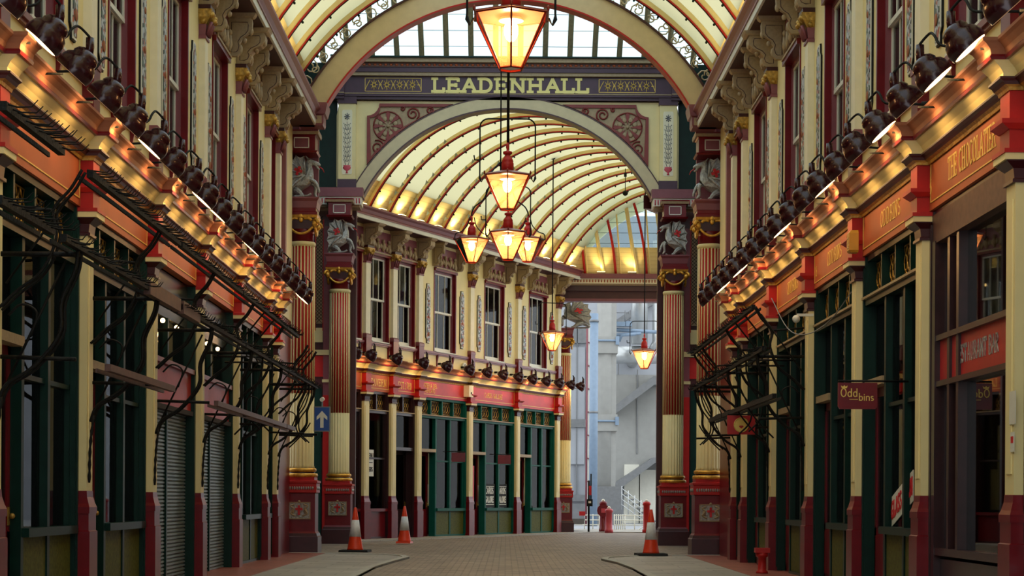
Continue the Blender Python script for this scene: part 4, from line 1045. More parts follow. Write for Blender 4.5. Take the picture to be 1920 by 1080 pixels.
# ================================================================ fluted columns with dragons
def make_column(s=1.0):
    t = thing('fluted_column', 'x', 'column')
    b = MB(); b.sqstack([(0, .42), (.38, .42), (.40, .40), (.46, .385)]); b.build('plinth', M['maroon_dark'], t)
    b = MB(); b.sqstack([(.46, .375), (.5, .35), (1.34, .35), (1.36, .375)]); b.build('pedestal', M['maroon'], t)
    b = MB(); b.sqstack([(1.36, .38), (1.56, .38), (1.58, .40), (1.62, .40), (1.64, .33), (1.70, .33)]); b.build('pedestal_frieze', M['red'], t)
    fr = MB()
    for k in range(13):
        u = -.3 + k * .05
        for c_, d_ in (((u, -.385, 1.46), 0), ((-.385, u, 1.46), 1), ((.385, u, 1.46), 1)):
            fr.ball(c_, (.022, .01, .04) if not d_ else (.01, .022, .04), 6, 4)
    fr.build('silver_swag', M['silver'], t)
    c = MB(); c.box(-.24, .24, -.37, -.35, .78, 1.14); cr = c.build('crest_plate', M['silver'], t)
    c = MB()
    for s_ in (-1, 1):
        c.tube(smoothpath([(s_ * .08, -.38, .84), (s_ * .18, -.39, .9), (s_ * .12, -.39, 1.0), (s_ * .19, -.385, 1.06), (s_ * .1, -.38, 1.1)], 4), .018, 5)
        c.ball((s_ * .14, -.38, .95), (.04, .015, .06), 6, 5)
        c.box(s_ * .24 - .01, s_ * .24 + .01, -.385, -.35, .77, 1.15)
    c.box(-.25, .25, -.385, -.35, 1.13, 1.15); c.box(-.25, .25, -.385, -.35, .77, .79); c.ball((0, -.38, 1.16), (.03, .02, .03), 6, 5)
    c.build('scroll_relief', M['grey_cream'], cr)
    c = MB(); c.box(-.025, .025, -.41, -.385, .86, 1.08); c.box(-.08, .08, -.41, -.385, .97, 1.02); c.build('red_cross', M['crossred'], cr)
    def torus(z, r, rr, nm):
        b = MB(); b.lathe([(r - rr, z - rr), (r - .3 * rr, z - .95 * rr), (r, z), (r - .3 * rr, z + .95 * rr), (r - rr, z + rr)], 32); b.build(nm, M['gilt'], t)
    torus(1.745, .375, .045, 'gilt_ring'); torus(1.86, .345, .04, 'gilt_ring')
    b = MB(); b.lathe([(.33, 1.7), (.33, 1.78), (.3, 1.82), (.3, 1.9)], 32); b.build('base_neck', M['maroon_dark'], t)
    nf = 22
    b = MB(); b.lathe([(.31, 1.89), (.285, 1.97), (.283, 3.56)], nf * 8, flute=lambda a: -.05 * max(0, math.cos(nf * a) + .25)); b.build('lower_shaft', M['cream'], t)
    b = MB(); b.lathe([(.272, 3.56), (.262, 6.86)], nf * 2); b.build('upper_shaft', M['red'], t)
    b = MB()
    for k in range(nf):
        a = 2 * PI * (k + .5) / nf
        b.tube([(.276 * math.cos(a), .276 * math.sin(a), 3.56), (.264 * math.cos(a), .264 * math.sin(a), 6.84)], .016, 4)
    b.lathe([(.27, 6.82), (.29, 6.86), (.30, 6.90), (.28, 6.93)], 32); b.build('cream_fillet', M['cream'], t)
    b = MB(); b.lathe([(.25, 6.93), (.25, 7.12), (.3, 7.2)], 28); b.build('capital_neck', M['maroon'], t)
    b = MB()
    b.sqstack([(7.44, .35), (7.5, .37)])
    for sx in (-1, 1):
        for sy in (-1, 1):
            cx, cy = sx * .31, sy * .31; ax = Vector((sx, sy, 0)).normalized()
            for j in (0,):
                pts = [(cx + ax.x * (.13 - .011 * q) * math.cos(q * .62) * .9, cy + ax.y * (.13 - .011 * q) * math.cos(q * .62) * .9, 7.31 + (.13 - .011 * q) * math.sin(q * .62)) for q in range(12)]
                b.tube(pts, .035, 6)
            b.ball((cx, cy, 7.31), (.07, .07, .07), 8, 6)
    for k in range(4):
        a = k * PI / 2; ca, sa = math.cos(a), math.sin(a)
        b.ball((.32 * ca, .32 * sa, 7.47), .065); b.ball((.33 * ca, .33 * sa, 7.39), (.05, .05, .06))
        b.tube(smoothpath([(.3 * ca - .26 * sa, .3 * sa + .26 * ca, 7.24), (.31 * ca - .14 * sa, .31 * sa + .14 * ca, 7.13), (.31 * ca, .31 * sa, 7.09), (.31 * ca + .14 * sa, .31 * sa - .14 * ca, 7.13), (.3 * ca + .26 * sa, .3 * sa - .26 * ca, 7.24)], 4), .03, 6)
        for q in (-1, 1): b.tube(smoothpath([(.3 * ca - q * .06 * sa, .3 * sa + q * .06 * ca, 7.42), (.32 * ca - q * .16 * sa, .32 * sa + q * .16 * ca, 7.43), (.33 * ca - q * .24 * sa, .33 * sa + q * .24 * ca, 7.38)], 3), .035, 6)
    b.build('gilded_capital', M['gilt'], t)
    b = MB(); b.sqstack([(7.2, .28), (7.44, .3)]); b.build('capital_core', M['maroon_dark'], t)
    b = MB(); b.sqstack([(7.50, .36), (7.56, .36), (7.58, .33), (7.66, .33)]); b.build('impost_band', M['maroon'], t)
    b = MB(); b.sqstack([(7.66, .34), (7.80, .36), (7.86, .40), (7.89, .40)]); b.build('impost_block', M['mauve'], t)
    return t

def make_dragon():
    t = thing('dragon_statue', 'x', 'statue')
    V = [((-.12, 0, .26), .15), ((.02, 0, .40), .155), ((.12, 0, .52), .13), ((.15, 0, .64), .085), ((.10, 0, .74), .07), ((.14, 0, .82), .075), ((.24, 0, .82), .06), ((.34, 0, .77), .042), ((.38, 0, .755), .025),   # 0-8 spine, head
         ((-.20, .10, .20), .10), ((-.06, .15, .14), .06), ((-.02, .15, .06), .04), ((.06, .15, .03), .035),      # 9-12 hind leg a
         ((-.20, -.10, .20), .10), ((-.06, -.15, .14), .06), ((-.02, -.15, .06), .04), ((.06, -.15, .03), .035),   # 13-16 hind leg b
         ((.16, .10, .42), .06), ((.26, .12, .30), .045), ((.24, .11, .12), .035), ((.30, .11, .04), .03),         # 17-20 foreleg
         ((.16, -.10, .42), .06), ((.28, -.12, .36), .045), ((.34, -.11, .22), .035), ((.36, -.11, .12), .03),     # 21-24 raised foreleg
         ((-.26, 0, .14), .07), ((-.34, 0, .08), .05), ((-.30, .0, .03), .04), ((-.14, -.16, .04), .035), ((.12, -.2, .05), .025), ((.2, -.2, .1), .03),   # 25-30 tail
         ((.30, 0, .70), .03), ((.36, 0, .67), .018),                                                             # 31-32 jaw
         ((.10, .03, .90), .02), ((.04, .05, .96), .012), ((.10, -.03, .90), .02), ((.04, -.05, .96), .012)]
    E = [(0, 1), (1, 2), (2, 3), (3, 4), (4, 5), (5, 6), (6, 7), (7, 8), (0, 9), (9, 10), (10, 11), (11, 12), (0, 13), (13, 14), (14, 15), (15, 16), (2, 17), (17, 18), (18, 19), (19, 20), (2, 21), (21, 22), (22, 23), (23, 24), (0, 25), (25, 26), (26, 27), (27, 28), (28, 29), (29, 30), (6, 31), (31, 32), (5, 33), (33, 34), (5, 35), (35, 36)]
    me = bpy.data.meshes.new('body'); me.from_pydata([v[0] for v in V], E, []); o = bpy.data.objects.new('body', me); COL.objects.link(o); o.parent = t
    sk = o.modifiers.new('skin', 'SKIN'); 
    for i, v in enumerate(me.skin_vertices[0].data): v.radius = (V[i][1], V[i][1]); v.use_root = (i == 0)
    ss = o.modifiers.new('sub', 'SUBSURF'); ss.levels = 1; ss.render_levels = 1
    me.materials.append(M['silver'])
    for side in (-1, 1):
        y0 = side * .1; b = MB()
        tips = [(.02, .93), (-.16, .95), (-.30, .84), (-.36, .62), (-.37, .38), (-.34, .12)]
        root = (.04, .52); edge = []
        for i, p in enumerate(tips):
            edge.append(p)
            if i < len(tips) - 1:
                q = tips[i + 1]; mx, mz = (p[0] + q[0]) / 2, (p[1] + q[1]) / 2; edge.append((mx + (root[0] - mx) * .1, mz + (root[1] - mz) * .1))
        poly = [root] + edge + [(-.12, .3)]
        b.prism([(p[0], p[1]) for p in poly], y0 + side * .05, y0 + side * .075, 'y')
        for p in tips: b.tube([(root[0], y0 + side * .06, root[1]), ((root[0] + p[0]) / 2, y0 + side * .1, (root[1] + p[1]) / 2 + .02), (p[0], y0 + side * .06, p[1])], [.035, .028, .014], 6)
        w = b.build('wing', M['silver'], t)
        c = MB()
        c.box(-.13, -.07, *sorted((y0 + side * .10, y0 + side * .13)), .50, .70); c.box(-.19, -.01, *sorted((y0 + side * .10, y0 + side * .13)), .58, .64); c.xf(Matrix.Translation((-.1, 0, .6)) @ Matrix.Rotation(math.radians(20), 4, 'Y') @ Matrix.Translation((.1, 0, -.6)))
        c.build('red_cross', M['crossred'], w)
    c = MB(); c.tube([(.34, 0, .73), (.42, 0, .68), (.46, 0, .60)], [.014, .012, .006], 5); c.build('tongue', M['crossred'], t)
    return t
colp = make_column(); dr = make_dragon(); colp.location = (0, 0, -60); dr.location = (0, 0, -60)
CP = [(-4.56, 41.6, 'left column nearest the camera', 'left', 'nearer'), (4.53, 41.6, 'right column nearest the camera', 'right', 'nearer'), (-4.56, 51.0, 'left column under the lettered gable', 'left', 'gable'), (4.56, 51.0, 'right column under the lettered gable', 'right', 'gable'), (2.15, 69.5, 'column at the end of the far facade', 'end', 'far')]
for i, (x, y, lab, sd, nf_) in enumerate(CP):
    cc_ = copy_tree(colp, loc=(x, y, 0), label='red and cream fluted ' + lab, group='fluted columns')
    if i == 4: cc_.scale = (.92, .92, .963)
    rz = PI if x > 3 else 0
    d = copy_tree(dr, loc=(x + (-.02 if x > 3 else .02), y - .02, 7.89), rz=rz, label='silver winged dragon with red cross on the ' + lab, group='silver dragons')
    if i == 4: d.rotation_euler = (0, 0, PI); d.scale = (1.75, 1.3, 1.05); d.location = (x + .35, y, 7.6)
    if i < 4:
        e = -1 if x < 0 else 1
        t = thing('impost_box', 'maroon box with square outline above the dragon of the ' + lab, 'box moulding', (x, y, 0), 0, 'boxes above the dragons')
        b = MB(); b.sqstack([(8.88, .33), (8.92, .36), (8.94, .3), (9.26, .3), (9.30, .36), (9.38, .38)]); b.build('box', M['maroon'], t)
        b = MB(); zz = 9.1
        for q in ((-.17, .17, zz + .1, zz + .12), (-.17, .17, zz - .12, zz - .1), (-.17, -.15, zz - .12, zz + .12), (.15, .17, zz - .12, zz + .12)): b.box(q[0], q[1], -.315, -.295, q[2], q[3])
        b.build('white_outline', M['white'], t); MB().box(-.15, .15, -.31, -.295, zz - .1, zz + .1).build('inner_panel', M['mauve'], t)
        MB().sqstack([(9.28, .37), (9.34, .385)]).build('cream_line', M['grey_cream'], t)
purge(colp); purge(dr)
# gutter end blocks where the street arch springs
for e, nm in ((-1, 'left'), (1, 'right')):
    t = thing('gutter_end_block', 'moulded mauve gutter end block at the foot of the street arch, %s side' % nm, 'moulding', (e * 4.3, 41.0, 0), 0, 'gutter end blocks')
    MB().sqstack([(9.38, .26), (9.44, .28), (9.6, .28), (9.62, .32), (9.8, .36), (9.86, .36)]).build('block', M['mauve'], t)
    MB().box(-.24, .24, -.3, -.27, 9.42, 9.58).build('face_panel', M['grey_cream'], t)

# ================================================================ lanterns
def make_lantern(full=True):
    t = thing('hanging_lantern', 'x', 'lantern'); R0, R1 = .42, .13; H = .56
    A6 = [-PI / 2 + k * PI / 3 for k in range(6)]
    P = lambda r, a, z: (r * math.cos(a), r * math.sin(a), z)
    b = MB()
    for a in A6: b.tube([P(R0, a, 0), P(R1, a, -H)], .011, 5, False)
    for r, z, w in ((R0, 0, .014), (R1, -H, .012)): b.tube([P(r, A6[k % 6], z) for k in range(7)], w, 5, False)
    for a in A6: b.ball(P(R0 + .03, a, .03), (.016, .016, .035), 6, 5)
    fo = b.build('frame', M['copper'], t)
    g = MB()
    for k in range(6):
        a, c = A6[k], A6[(k + 1) % 6]; q = .985
        vs = [P(R0 * q, a, 0), P(R0 * q, c, 0), P(R1 * q, c, -H), P(R1 * q, a, -H)]
        g.add(vs, [(0, 1, 2, 3)])
    g.add([P(R1, a, -H + .003) for a in A6], [tuple(range(6))])
    g.build('amber_panes', M['amber'], fo)
    b = MB(); n = 6
    b.lathe([(R0 + .035, 0.0), (R0 + .035, .015), (.11, .10), (.1, .11)], 6, ph=-PI / 2, smooth=False); b.build('lantern_roof', M['lant_roof'], t)
    b = MB(); b.lathe([(.105, .09), (.105, .22), (.095, .24), (.1, .26), (.085, .30), (.05, .35), (.045, .37), (.075, .38), (.078, .42), (.05, .43), (.02, .44), (.018, .46), (.03, .50), (.022, .54), (.008, .6)], 16); b.build('chimney', M['red'], t)
    b = MB(); b.lathe([(.02, 0), (.12, -.02), (.14, -.045), (.13, -.05)], 16); b.build('reflector', M['white'], t)
    b = MB(); b.ball((0, 0, -.15), (.075, .075, .12), 12, 8); b.build('bulb', M['bulb'], t)
    L = bpy.data.lights.new('lantern_lamp', 'POINT'); L.energy = LANT_W; L.color = (1.0, .58, .24); L.shadow_soft_size = .06
    lo = bpy.data.objects.new('lantern_lamp', L); COL.objects.link(lo); lo.parent = t; lo.location = (0, 0, -.33)
    return t
def add_hanger(t, top, half=.47, up=.98):
    b = MB(); z0 = .02
    pts = [(-half + .03, 0, -.09), (-half - .01, 0, -.03)] + [(-half, 0, z0), (-half, 0, up - .14)] + [(-half + .14 - .14 * math.cos(a), 0, up - .14 + .14 * math.sin(a)) for a in (PI / 8, PI / 4, 3 * PI / 8)] + [(-half + .14, 0, up)]
    pts2 = [(-p[0], p[1], p[2]) for p in reversed(pts)]
    b.tube(pts + pts2, .014, 6); b.tube([(0, 0, .58), (0, 0, top)], .02, 6)
    for s in (-1, 1): b.tube([(s * .4, 0, -.02), (s * (half - .03), 0, -.09), (s * half, 0, 0)], .016, 6)
    b.tube([(-half, 0, .28), (-half - .09, 0, .28), (-half - .1, 0, .36)], .013, 5)
    b.build('hanger', M['iron'], t)
lp = make_lantern(); lp.location = (0, 0, -60)
LS = [((.03, 19.9, 6.39), 'largest amber street lantern, nearest and topmost in view', 6.5, 0), ((.0, 31.7, 6.72), 'middle amber street lantern in its own hoop below the big one', 6.2, 0), ((.02, 39.3, 6.84), 'amber street lantern in front of the arm-hung pair', 5.9, 0),
      ((-1.4 * .62, 45.8, 7.6), 'amber lantern on the left arm of the crossing pendant', 0, math.radians(22)), ((.52, 46.8, 7.75), 'amber lantern on the right arm of the crossing pendant', 0, math.radians(-16)),
      ((1.48, 60.5, 6.62), 'small amber lantern in front of the end of the far facade', 6.0, math.radians(14)), ((4.47, 60.5, 6.05), 'small amber lantern in front of the outdoor pipes', 6.4, math.radians(-10))]
for loc, lab, top, rz in LS:
    d = copy_tree(lp, loc=loc, rz=rz, label=lab, group='amber hanging lanterns')
    if top: add_hanger(d, top)
    else:
        b = MB(); s = 1 if loc[0] < 0 else -1
        b.tube(smoothpath([(0, 0, .58), (0, 0, .66), (s * .08, 0, .82), (s * .3, 0, 1.0), (s * .42, 0, 1.25), (s * .5, 0, 1.5)], 4), .018, 6)
        for q in (-1, 1): b.tube(smoothpath([(q * .06, 0, .55), (q * .12, 0, .34), (q * .28, 0, .18), (q * .42, 0, .12), (q * .44, 0, -.02), (q * .37, 0, -.02)], 4), .013, 5)
        b.build('hanger', M['iron'], d)
purge(lp)
t = thing('lantern_pendant_rod', 'iron pendant rod with arms over the crossing lanterns', 'pendant', (-.17, 46.3, 0))
b = MB(); b.tube([(0, 0, 9.0), (0, 0, 16.1)], .02, 6); b.tube(smoothpath([(0, 0, 9.6), (-.2, -.15, 9.35), (-.23, -.31, 9.1)], 4), .018, 6); b.tube(smoothpath([(0, 0, 9.6), (.15, .3, 9.5), (.21, .64, 9.25)], 4), .018, 6); b.tube([(0, 0, 8.95), (0, 0, 9.1)], .04, 8)
b.build('rod', M['iron'], t)
t = thing('winch_box', 'small black winch box on the rod of the far hanging lantern', 'box', (1.48, 60.45, 12.6)); b = MB(); b.box(-.06, .06, -.05, .04, -.35, .1); b.box(.05, .1, -.04, .03, -.25, -.1); b.build('case', M['iron'], t)
t = thing('hanging_bell', 'small dark ball hanging from the far roof near the arch', 'ornament', (3.6, 57.0, 10.6)); b = MB(); b.tube([(0, 0, 0), (0, 0, .75)], .012, 5); b.ball((0, 0, 0), .085, 10, 8); b.box(-.04, .04, -.04, .04, .5, .62); b.build('ball', M['iron'], t)

# ================================================================ meat racks
def rack(W_, bays, label, top, mid, low, seed, LL=.13, brown=None, lowz=2.52, lowm='iron_brown'):
    t = thing('meat_rack', label, 'meat rack', (W_.ox, W_.oy, 0), W_.rz, 'wrought iron meat racks'); sg = W_.sgn; rnd = random.Random(seed)
    def hooks(t0, t1, y, z, nm, L=LL):
        tt = t0 + .05; me = None
        while tt < t1:
            if me is None or rnd.random() < .1:
                m = MB(); j = rnd.uniform(-.02, .02); m.tube([(0, -.04, .03), (0, .10, j), (j, L * .8, j), (j, L, .05 + j)], [.007, .007, .006, .004], 4)
                o = m.build('hook', M['iron'], t); me = o.data
            else:
                o = bpy.data.objects.new('hook', me); COL.objects.link(o); o.parent = t
            o.location = (sg * tt, y, z + rnd.uniform(-.012, .012)); o.rotation_euler = (rnd.uniform(-.08, .08), 0, rnd.uniform(-.1, .1)); tt += .135
    for (rail, y, z, nm) in ((top, .78, 4.24, 'top_rail'), (mid, .75, 3.52, 'middle_rail'), (low, .72, lowz, 'low_rail')):
        if not rail: continue
        m = MB(); m.box(*sorted((sg * rail[0], sg * rail[1])), y - .03, y + .03, z - .035, z + .035); m.box(*sorted((sg * rail[0], sg * rail[1])), y - .12, y - .1, z - .05, z - .01)
        m.build(nm, M['iron'] if nm != 'low_rail' else M[lowm], t)
        if nm == 'middle_rail' and brown: MB().box(*sorted((sg * brown[0], sg * brown[1])), y - .03, y + .045, z - .08, z + .07).build('brown_rail_plate', M['iron_brown'], t)
        if nm != 'low_rail': hooks(rail[0], min(rail[1], brown[0]) if (brown and nm == 'middle_rail' and brown[0] > rail[0] + .5) else rail[1], y, z, 'hook_row')
    for p in bays:
        x = sg * p; m = MB()
        lo = rnd.uniform(-.05, .05)
        for dx_ in (-.07, .07):
            m.tube(smoothpath([(x + dx_, .02, 2.08), (x + dx_, .10, 2.26), (x + dx_, .34, 2.42), (x + dx_, .58, 2.72), (x + dx_, .60, 3.02), (x + dx_, .72, 3.3), (x + dx_, .75, 3.5)], 5), .017, 6)
            m.tube(smoothpath([(x + dx_, .02, 2.95), (x + dx_, .2, 3.12), (x + dx_, .42, 3.3), (x + dx_, .55, 3.6), (x + dx_, .52, 3.85), (x + dx_, .68, 4.05), (x + dx_, .78, 4.22)], 5), .015, 6)
        m.tube([(x, .03, 3.46), (x, .75, 3.46)], .026, 6); m.tube([(x, .03, 2.52), (x, .72, 2.50)], .022, 6); m.tube([(x, .03, 3.9), (x, .5, 3.86)], .018, 6)
        m.tube([(x, .05, 2.2), (x, .62, 3.4)], .013, 5); m.tube([(x - .1, .05, 3.2), (x - .1, .7, 4.1)], .012, 5)
        m.tube(smoothpath([(x, .3, 2.7), (x, .36, 2.92), (x, .22, 3.0), (x, .1, 2.9)], 4), .012, 5)
        m.tube(smoothpath([(x + .1, .02, 1.4), (x + .1, .03, 1.8), (x + .08, .06, 2.15)], 6), [.012, .02] * 6 + [.012], 6)
        m.build('scroll_bracket_arm', M['iron'], t)
    for p, q in zip(bays[:-1], bays[1:]):
        for f in (.34, .67):
            pp = p + (q - p) * f; x = sg * pp; m = MB()
            m.tube(smoothpath([(x, .70, 2.35), (x, .52, 2.55), (x, .50, 2.8), (x, .66, 3.05), (x, .74, 3.3), (x, .75, 3.5)], 5), .015, 6)
            m.tube(smoothpath([(x, .3, 2.25), (x, .5, 2.45), (x, .66, 2.65), (x, .72, 2.75)], 4), .014, 5)
            m.tube(smoothpath([(x, .5, 3.5), (x, .42, 3.75), (x, .6, 4.0), (x, .76, 4.2)], 4), .014, 5)
            m.tube([(x, -.05, 3.5), (x, .75, 3.5)], .016, 5)
            m.build('hanging_arm', M['iron'], t)
    return t
rack(WL, [17.05], 'black iron meat rack at the left edge, nearest the camera', (14.3, 16.2), (14.3, 16.0), None, 1, .26)
rack(WL, [20.85], 'black iron meat rack, second from the camera on the left', (17.3, 22.0), (16.4, 22.2), (18.4, 22.0), 2, .2, (20.2, 22.1))
rack(WL, [24.73], 'black iron meat rack in front of the nearer roller-shuttered unit', (22.1, 27.2), (22.3, 27.7), None, 5, .13, (22.3, 23.5))
rack(WL, [28.6, 32.4], 'black iron meat rack past the further roller-shuttered unit', (27.3, 32.6), (27.8, 33.2), (25.3, 33.2), 3)
rack(WL, [36.4, 38.0], 'black iron meat rack ending at the left columns', (32.7, 34.6), (33.3, 38.4), (33.3, 34.6), 6)
rack(WR, [28.7, 32.5], 'black iron meat rack on the right, nearer the wine shop', (28.9, 33.4), (27.9, 33.4), (27.0, 33.3), 4, .13, None, 2.76, 'iron')
rack(WR, [36.4, 38.05], 'black iron meat rack on the right, beside the columns', (33.5, 38.4), (33.5, 38.3), (33.4, 35.5), 7, .13, None, 2.76, 'iron')

# ================================================================ street furniture
def cone(x, y, lab, sleeve=True, base=True):
    t = thing('traffic_cone', lab, 'traffic cone', (x, y, .035), random.uniform(-.2, .2), 'orange and white traffic cones')
    MB().sqstack([(0, .33 if base else .2), (.05, .32 if base else .19)]).build('base', M['rubber'] if base else M['orange'], t)
    b = MB(); b.lathe([(.19, .05), (.175, .08), (.13, .34), (.075, .74), (.03, .99), (.02, 1.0)], 24); b.build('cone_body', M['orange'], t)
    b = MB(); b.lathe([(.135, .345), (.082, .72)], 24); b.build('white_sleeve', M['reflect'], t)
cone(-3.37, 41.9, 'traffic cone on black square base, beside the left pair of columns')
cone(-2.72, 50.3, 'traffic cone in the roadway in front of the far tavern', base=False)
cone(3.16, 40.5, 'traffic cone at the kerb in front of the right gable column')

t = thing('arrow_sign', 'blue rectangular one-way sign with white upward arrow', 'road sign', (-3.82, 38.75, 0), PI)
MB().box(-.17, .17, -.015, .01, 2.62, 3.14).build('frame', M['steel_dark'], t)
MB().box(-.15, .15, .01, .016, 2.64, 3.12).build('sign_plate', M['signblue'], t)
MB().prism([(-.035, 2.70), (.035, 2.70), (.035, 2.92), (.11, 2.86), (.11, 2.93), (0, 3.05), (-.11, 2.93), (-.11, 2.86), (-.035, 2.92)], .016, .022, 'y').build('white_arrow', M['white'], t)
b = MB(); b.tube([(.1, -.03, 2.56), (.95, -.03, 2.56)], .03, 6); b.tube([(0, -.02, 2.5), (0, -.02, 2.66)], .02, 6); b.build('mounting_bar', M['iron'], t)

t = thing('projecting_sign', 'maroon projecting sign with cream shop lettering and small crown', 'shop sign', (4.14, 22.0, 0), PI)
b = MB(); b.prism([(-.23, 2.36), (-.21, 2.33), (.21, 2.33), (.23, 2.36), (.23, 2.64), (-.23, 2.64)], -.02, .02, 'y'); b.build('board', M['maroon'], t)
lt = MB(); text(lt, 'Odd', .10, 2.475, .095, .02, 1.0, .12, .006, False, .06); text(lt, 'bins', -.1, 2.43, .085, .02, 1.0, .12, .006, False, .06); lt.box(.0, .1, .02, .026, 2.44, 2.447)
lt.prism([(.13, 2.575), (.19, 2.575), (.2, 2.605), (.175, 2.592), (.16, 2.61), (.145, 2.592), (.12, 2.605)], .02, .026, 'y'); lt.build('lettering', M['goldpaint'], t)
b = MB(); b.tube([(.23, 0, 2.66), (-.6, 0, 2.66)], .014, 6); b.build('bracket_bar', M['iron'], t)
t = thing('roundel_sign', 'red projecting sign with a gold roundel under the right meat rack', 'shop sign', (3.98, 31.6, 0), PI)
MB().box(-.235, .235, -.02, .02, 2.36, 2.68).build('board', M['red'], t)
b = MB(); b.tube([(.12 * math.cos(j * PI / 12), .022, 2.52 + .12 * math.sin(j * PI / 12)) for j in range(25)], .01, 5); b.prism([(.11 * math.cos(j * PI / 10), 2.52 + .11 * math.sin(j * PI / 10)) for j in range(20)], .02, .026, 'y'); b.build('roundel', M['goldpaint'], t)
b = MB(); b.prism([(-.04, 2.49), (0, 2.46), (.04, 2.49), (.03, 2.51), (-.03, 2.51)], .026, .032, 'y'); b.build('roundel_mark', M['red'], t)
b = MB(); b.tube([(.23, 0, 2.70), (-.6, 0, 2.70)], .014, 6); b.build('bracket_bar', M['iron'], t)

# small fittings
def small(name, lab, cat, loc, rz, boxes, mat):
    t = thing(name, lab, cat, loc, rz)
    for nm, mt, fn in boxes: fn().build(nm, M[mt], t)
    return t
p = WR.loc(24.4, .10); small('alarm_box', 'yellow alarm box on the red fascia block above the wine shop pilaster', 'alarm box', (p[0], p[1] - .2, 4.46), WR.rz, [('case', 'yellow', lambda: MB().stack([(0, .07, .06), (.03, .09, .08), (.25, .09, .08), (.29, .06, .05)], -.04)), ('louvres', 'gold', lambda: MB().box(-.07, .07, .08, .085, .06, .08).box(-.07, .07, .08, .085, .12, .14).box(-.07, .07, .08, .085, .18, .2))], None)
p = WR.loc(28.3, .15); small('security_camera', 'white dome camera beside the pilaster over the wine shop', 'camera', (p[0], p[1], 4.0), WR.rz, [('bracket', 'white', lambda: MB().box(-.02, .02, -.2, .05, .04, .08)), ('dome', 'white', lambda: MB().ball((0, .06, .0), .06, 12, 8))], None)
small('security_camera', 'small white camera above the blue arrow sign', 'camera', (-3.82, 38.76, 3.2), 0, [('body', 'white', lambda: MB().tube([(0, -.08, .08), (0, .08, .1)], .045, 10)), ('mount', 'steel_dark', lambda: MB().box(-.015, .015, -.02, .02, -.07, .08))], None)
p = WR.loc(16.9, 0); small('paper_notice', 'white paper notices taped to the nearest right pilaster', 'notice', (p[0], p[1], 0), WR.rz, [('sheet', 'white', lambda: MB().box(-.1, .1, .012, .018, 1.95, 2.25)), ('lower_sheet', 'white', lambda: MB().box(-.06, .06, .012, .018, 1.7, 1.88)), ('red_mark', 'posterred', lambda: MB().box(-.04, .04, .018, .02, 1.78, 1.84))], None)
p = WR.loc(22.6, -.2); t = thing('glass_loan_poster', 'tilted white poster with red lettering in the wine shop window', 'poster', (p[0], p[1], 0), WR.rz)
MB().prism([(-.6, 1.25), (.6, .93), (.6, 1.3), (-.6, 1.62)], -.01, 0, 'y').build('sheet', M['white'], t); pm = MB(); text(pm, 'GLASS LOAN', 0, 1.18, .2, 0, .78, .16, .006, False, .08); pm.v = [(x, y, z - .267 * x) for x, y, z in pm.v]; pm.build('lettering', M['posterred'], t)
p = WR.loc(22.4, -.3); small('display_board', 'olive green board leaning inside the wine shop window', 'board', (p[0], p[1], 0), WR.rz, [('panel', 'olive', lambda: MB().prism([(-.4, 1.3), (.4, 1.3), (.45, 2.2), (-.3, 2.1)], -.02, .0, 'y'))], None)
t = thing('post_box_stand', 'short red post stand beside the right shop pilaster', 'post', (4.25, 30.9, .04)); MB().lathe([(.1, 0), (.1, .03), (.07, .05), (.07, .26), (.1, .28), (.1, .34)], 16).build('post', M['red'], t); MB().box(-.12, .12, -.1, .1, .34, .42).build('cap', M['red'], t)
# goods in the far shop
t = thing('door_poster', 'tall red poster with white lettering by the card shop door', 'poster', WB.loc(7.75, -.28), WB.rz)
MB().box(-.16, .16, 0, .01, 1.0, 2.35).build('sheet', M['posterred'], t); b = MB()
for k, c in enumerate('CARDS GIFTS'.replace('F', 'E')): 
    if c != ' ': text(b, c, 0, 2.2 - k * .115, .085, .01, 1.4, .2, .006, False, 0)
b.build('lettering', M['white'], t)
for i, tt in enumerate((8.95, 9.95)):
    t = thing('window_poster', 'black poster with white lettering in the card shop, %s of two' % ('nearer' if i == 0 else 'further'), 'poster', WB.loc(tt, -.20), WB.rz, 'black window posters')
    MB().box(-.42, .42, 0, .008, .95, 1.75).build('sheet', M['rubber'], t); b = MB()
    text(b, 'CARDS', 0, 1.42, .2, .008, .8, .15, .006, False, .1); text(b, 'GALORE', 0, 1.12, .2, .008, .68, .15, .006, False, .1); b.box(-.36, .36, .008, .014, 1.66, 1.68); b.box(-.36, .36, .008, .014, 1.04, 1.06); b.build('lettering', M['white'], t)
for i, tt in enumerate((5.05, 8.55)):
    small('hanging_sign', 'small dark red projecting sign in front of the %s far green shop' % ('first' if i == 0 else 'second'), 'shop sign', WB.loc(tt, .55), 0, [('board', 'maroon', lambda: MB().box(-.22, .22, -.02, .02, 2.42, 2.72)), ('bar', 'iron', lambda: MB().tube([(-.5, 0, 2.75), (.22, 0, 2.75)], .014, 5))], None)
rnd = random.Random(11)
for i in range(16):
    tt = 5.0 + i * .22 if i < 8 else 12.4 + (i - 8) * .2
    t = thing('window_goods', 'small packet on the window shelf of the far green shop, %s from the %s' % (ORD[i % 8], 'tavern' if i < 8 else 'card shop'), 'packet', WB.loc(tt, -.29), WB.rz, 'packets in the far shop windows')
    MB().box(-.05, .05, -.02, .02, .95, 1.12 + .15 * rnd.random()).build('packet', M[rnd.choice(['pinkred', 'white', 'signblue', 'posterred', 'gold'])], t)
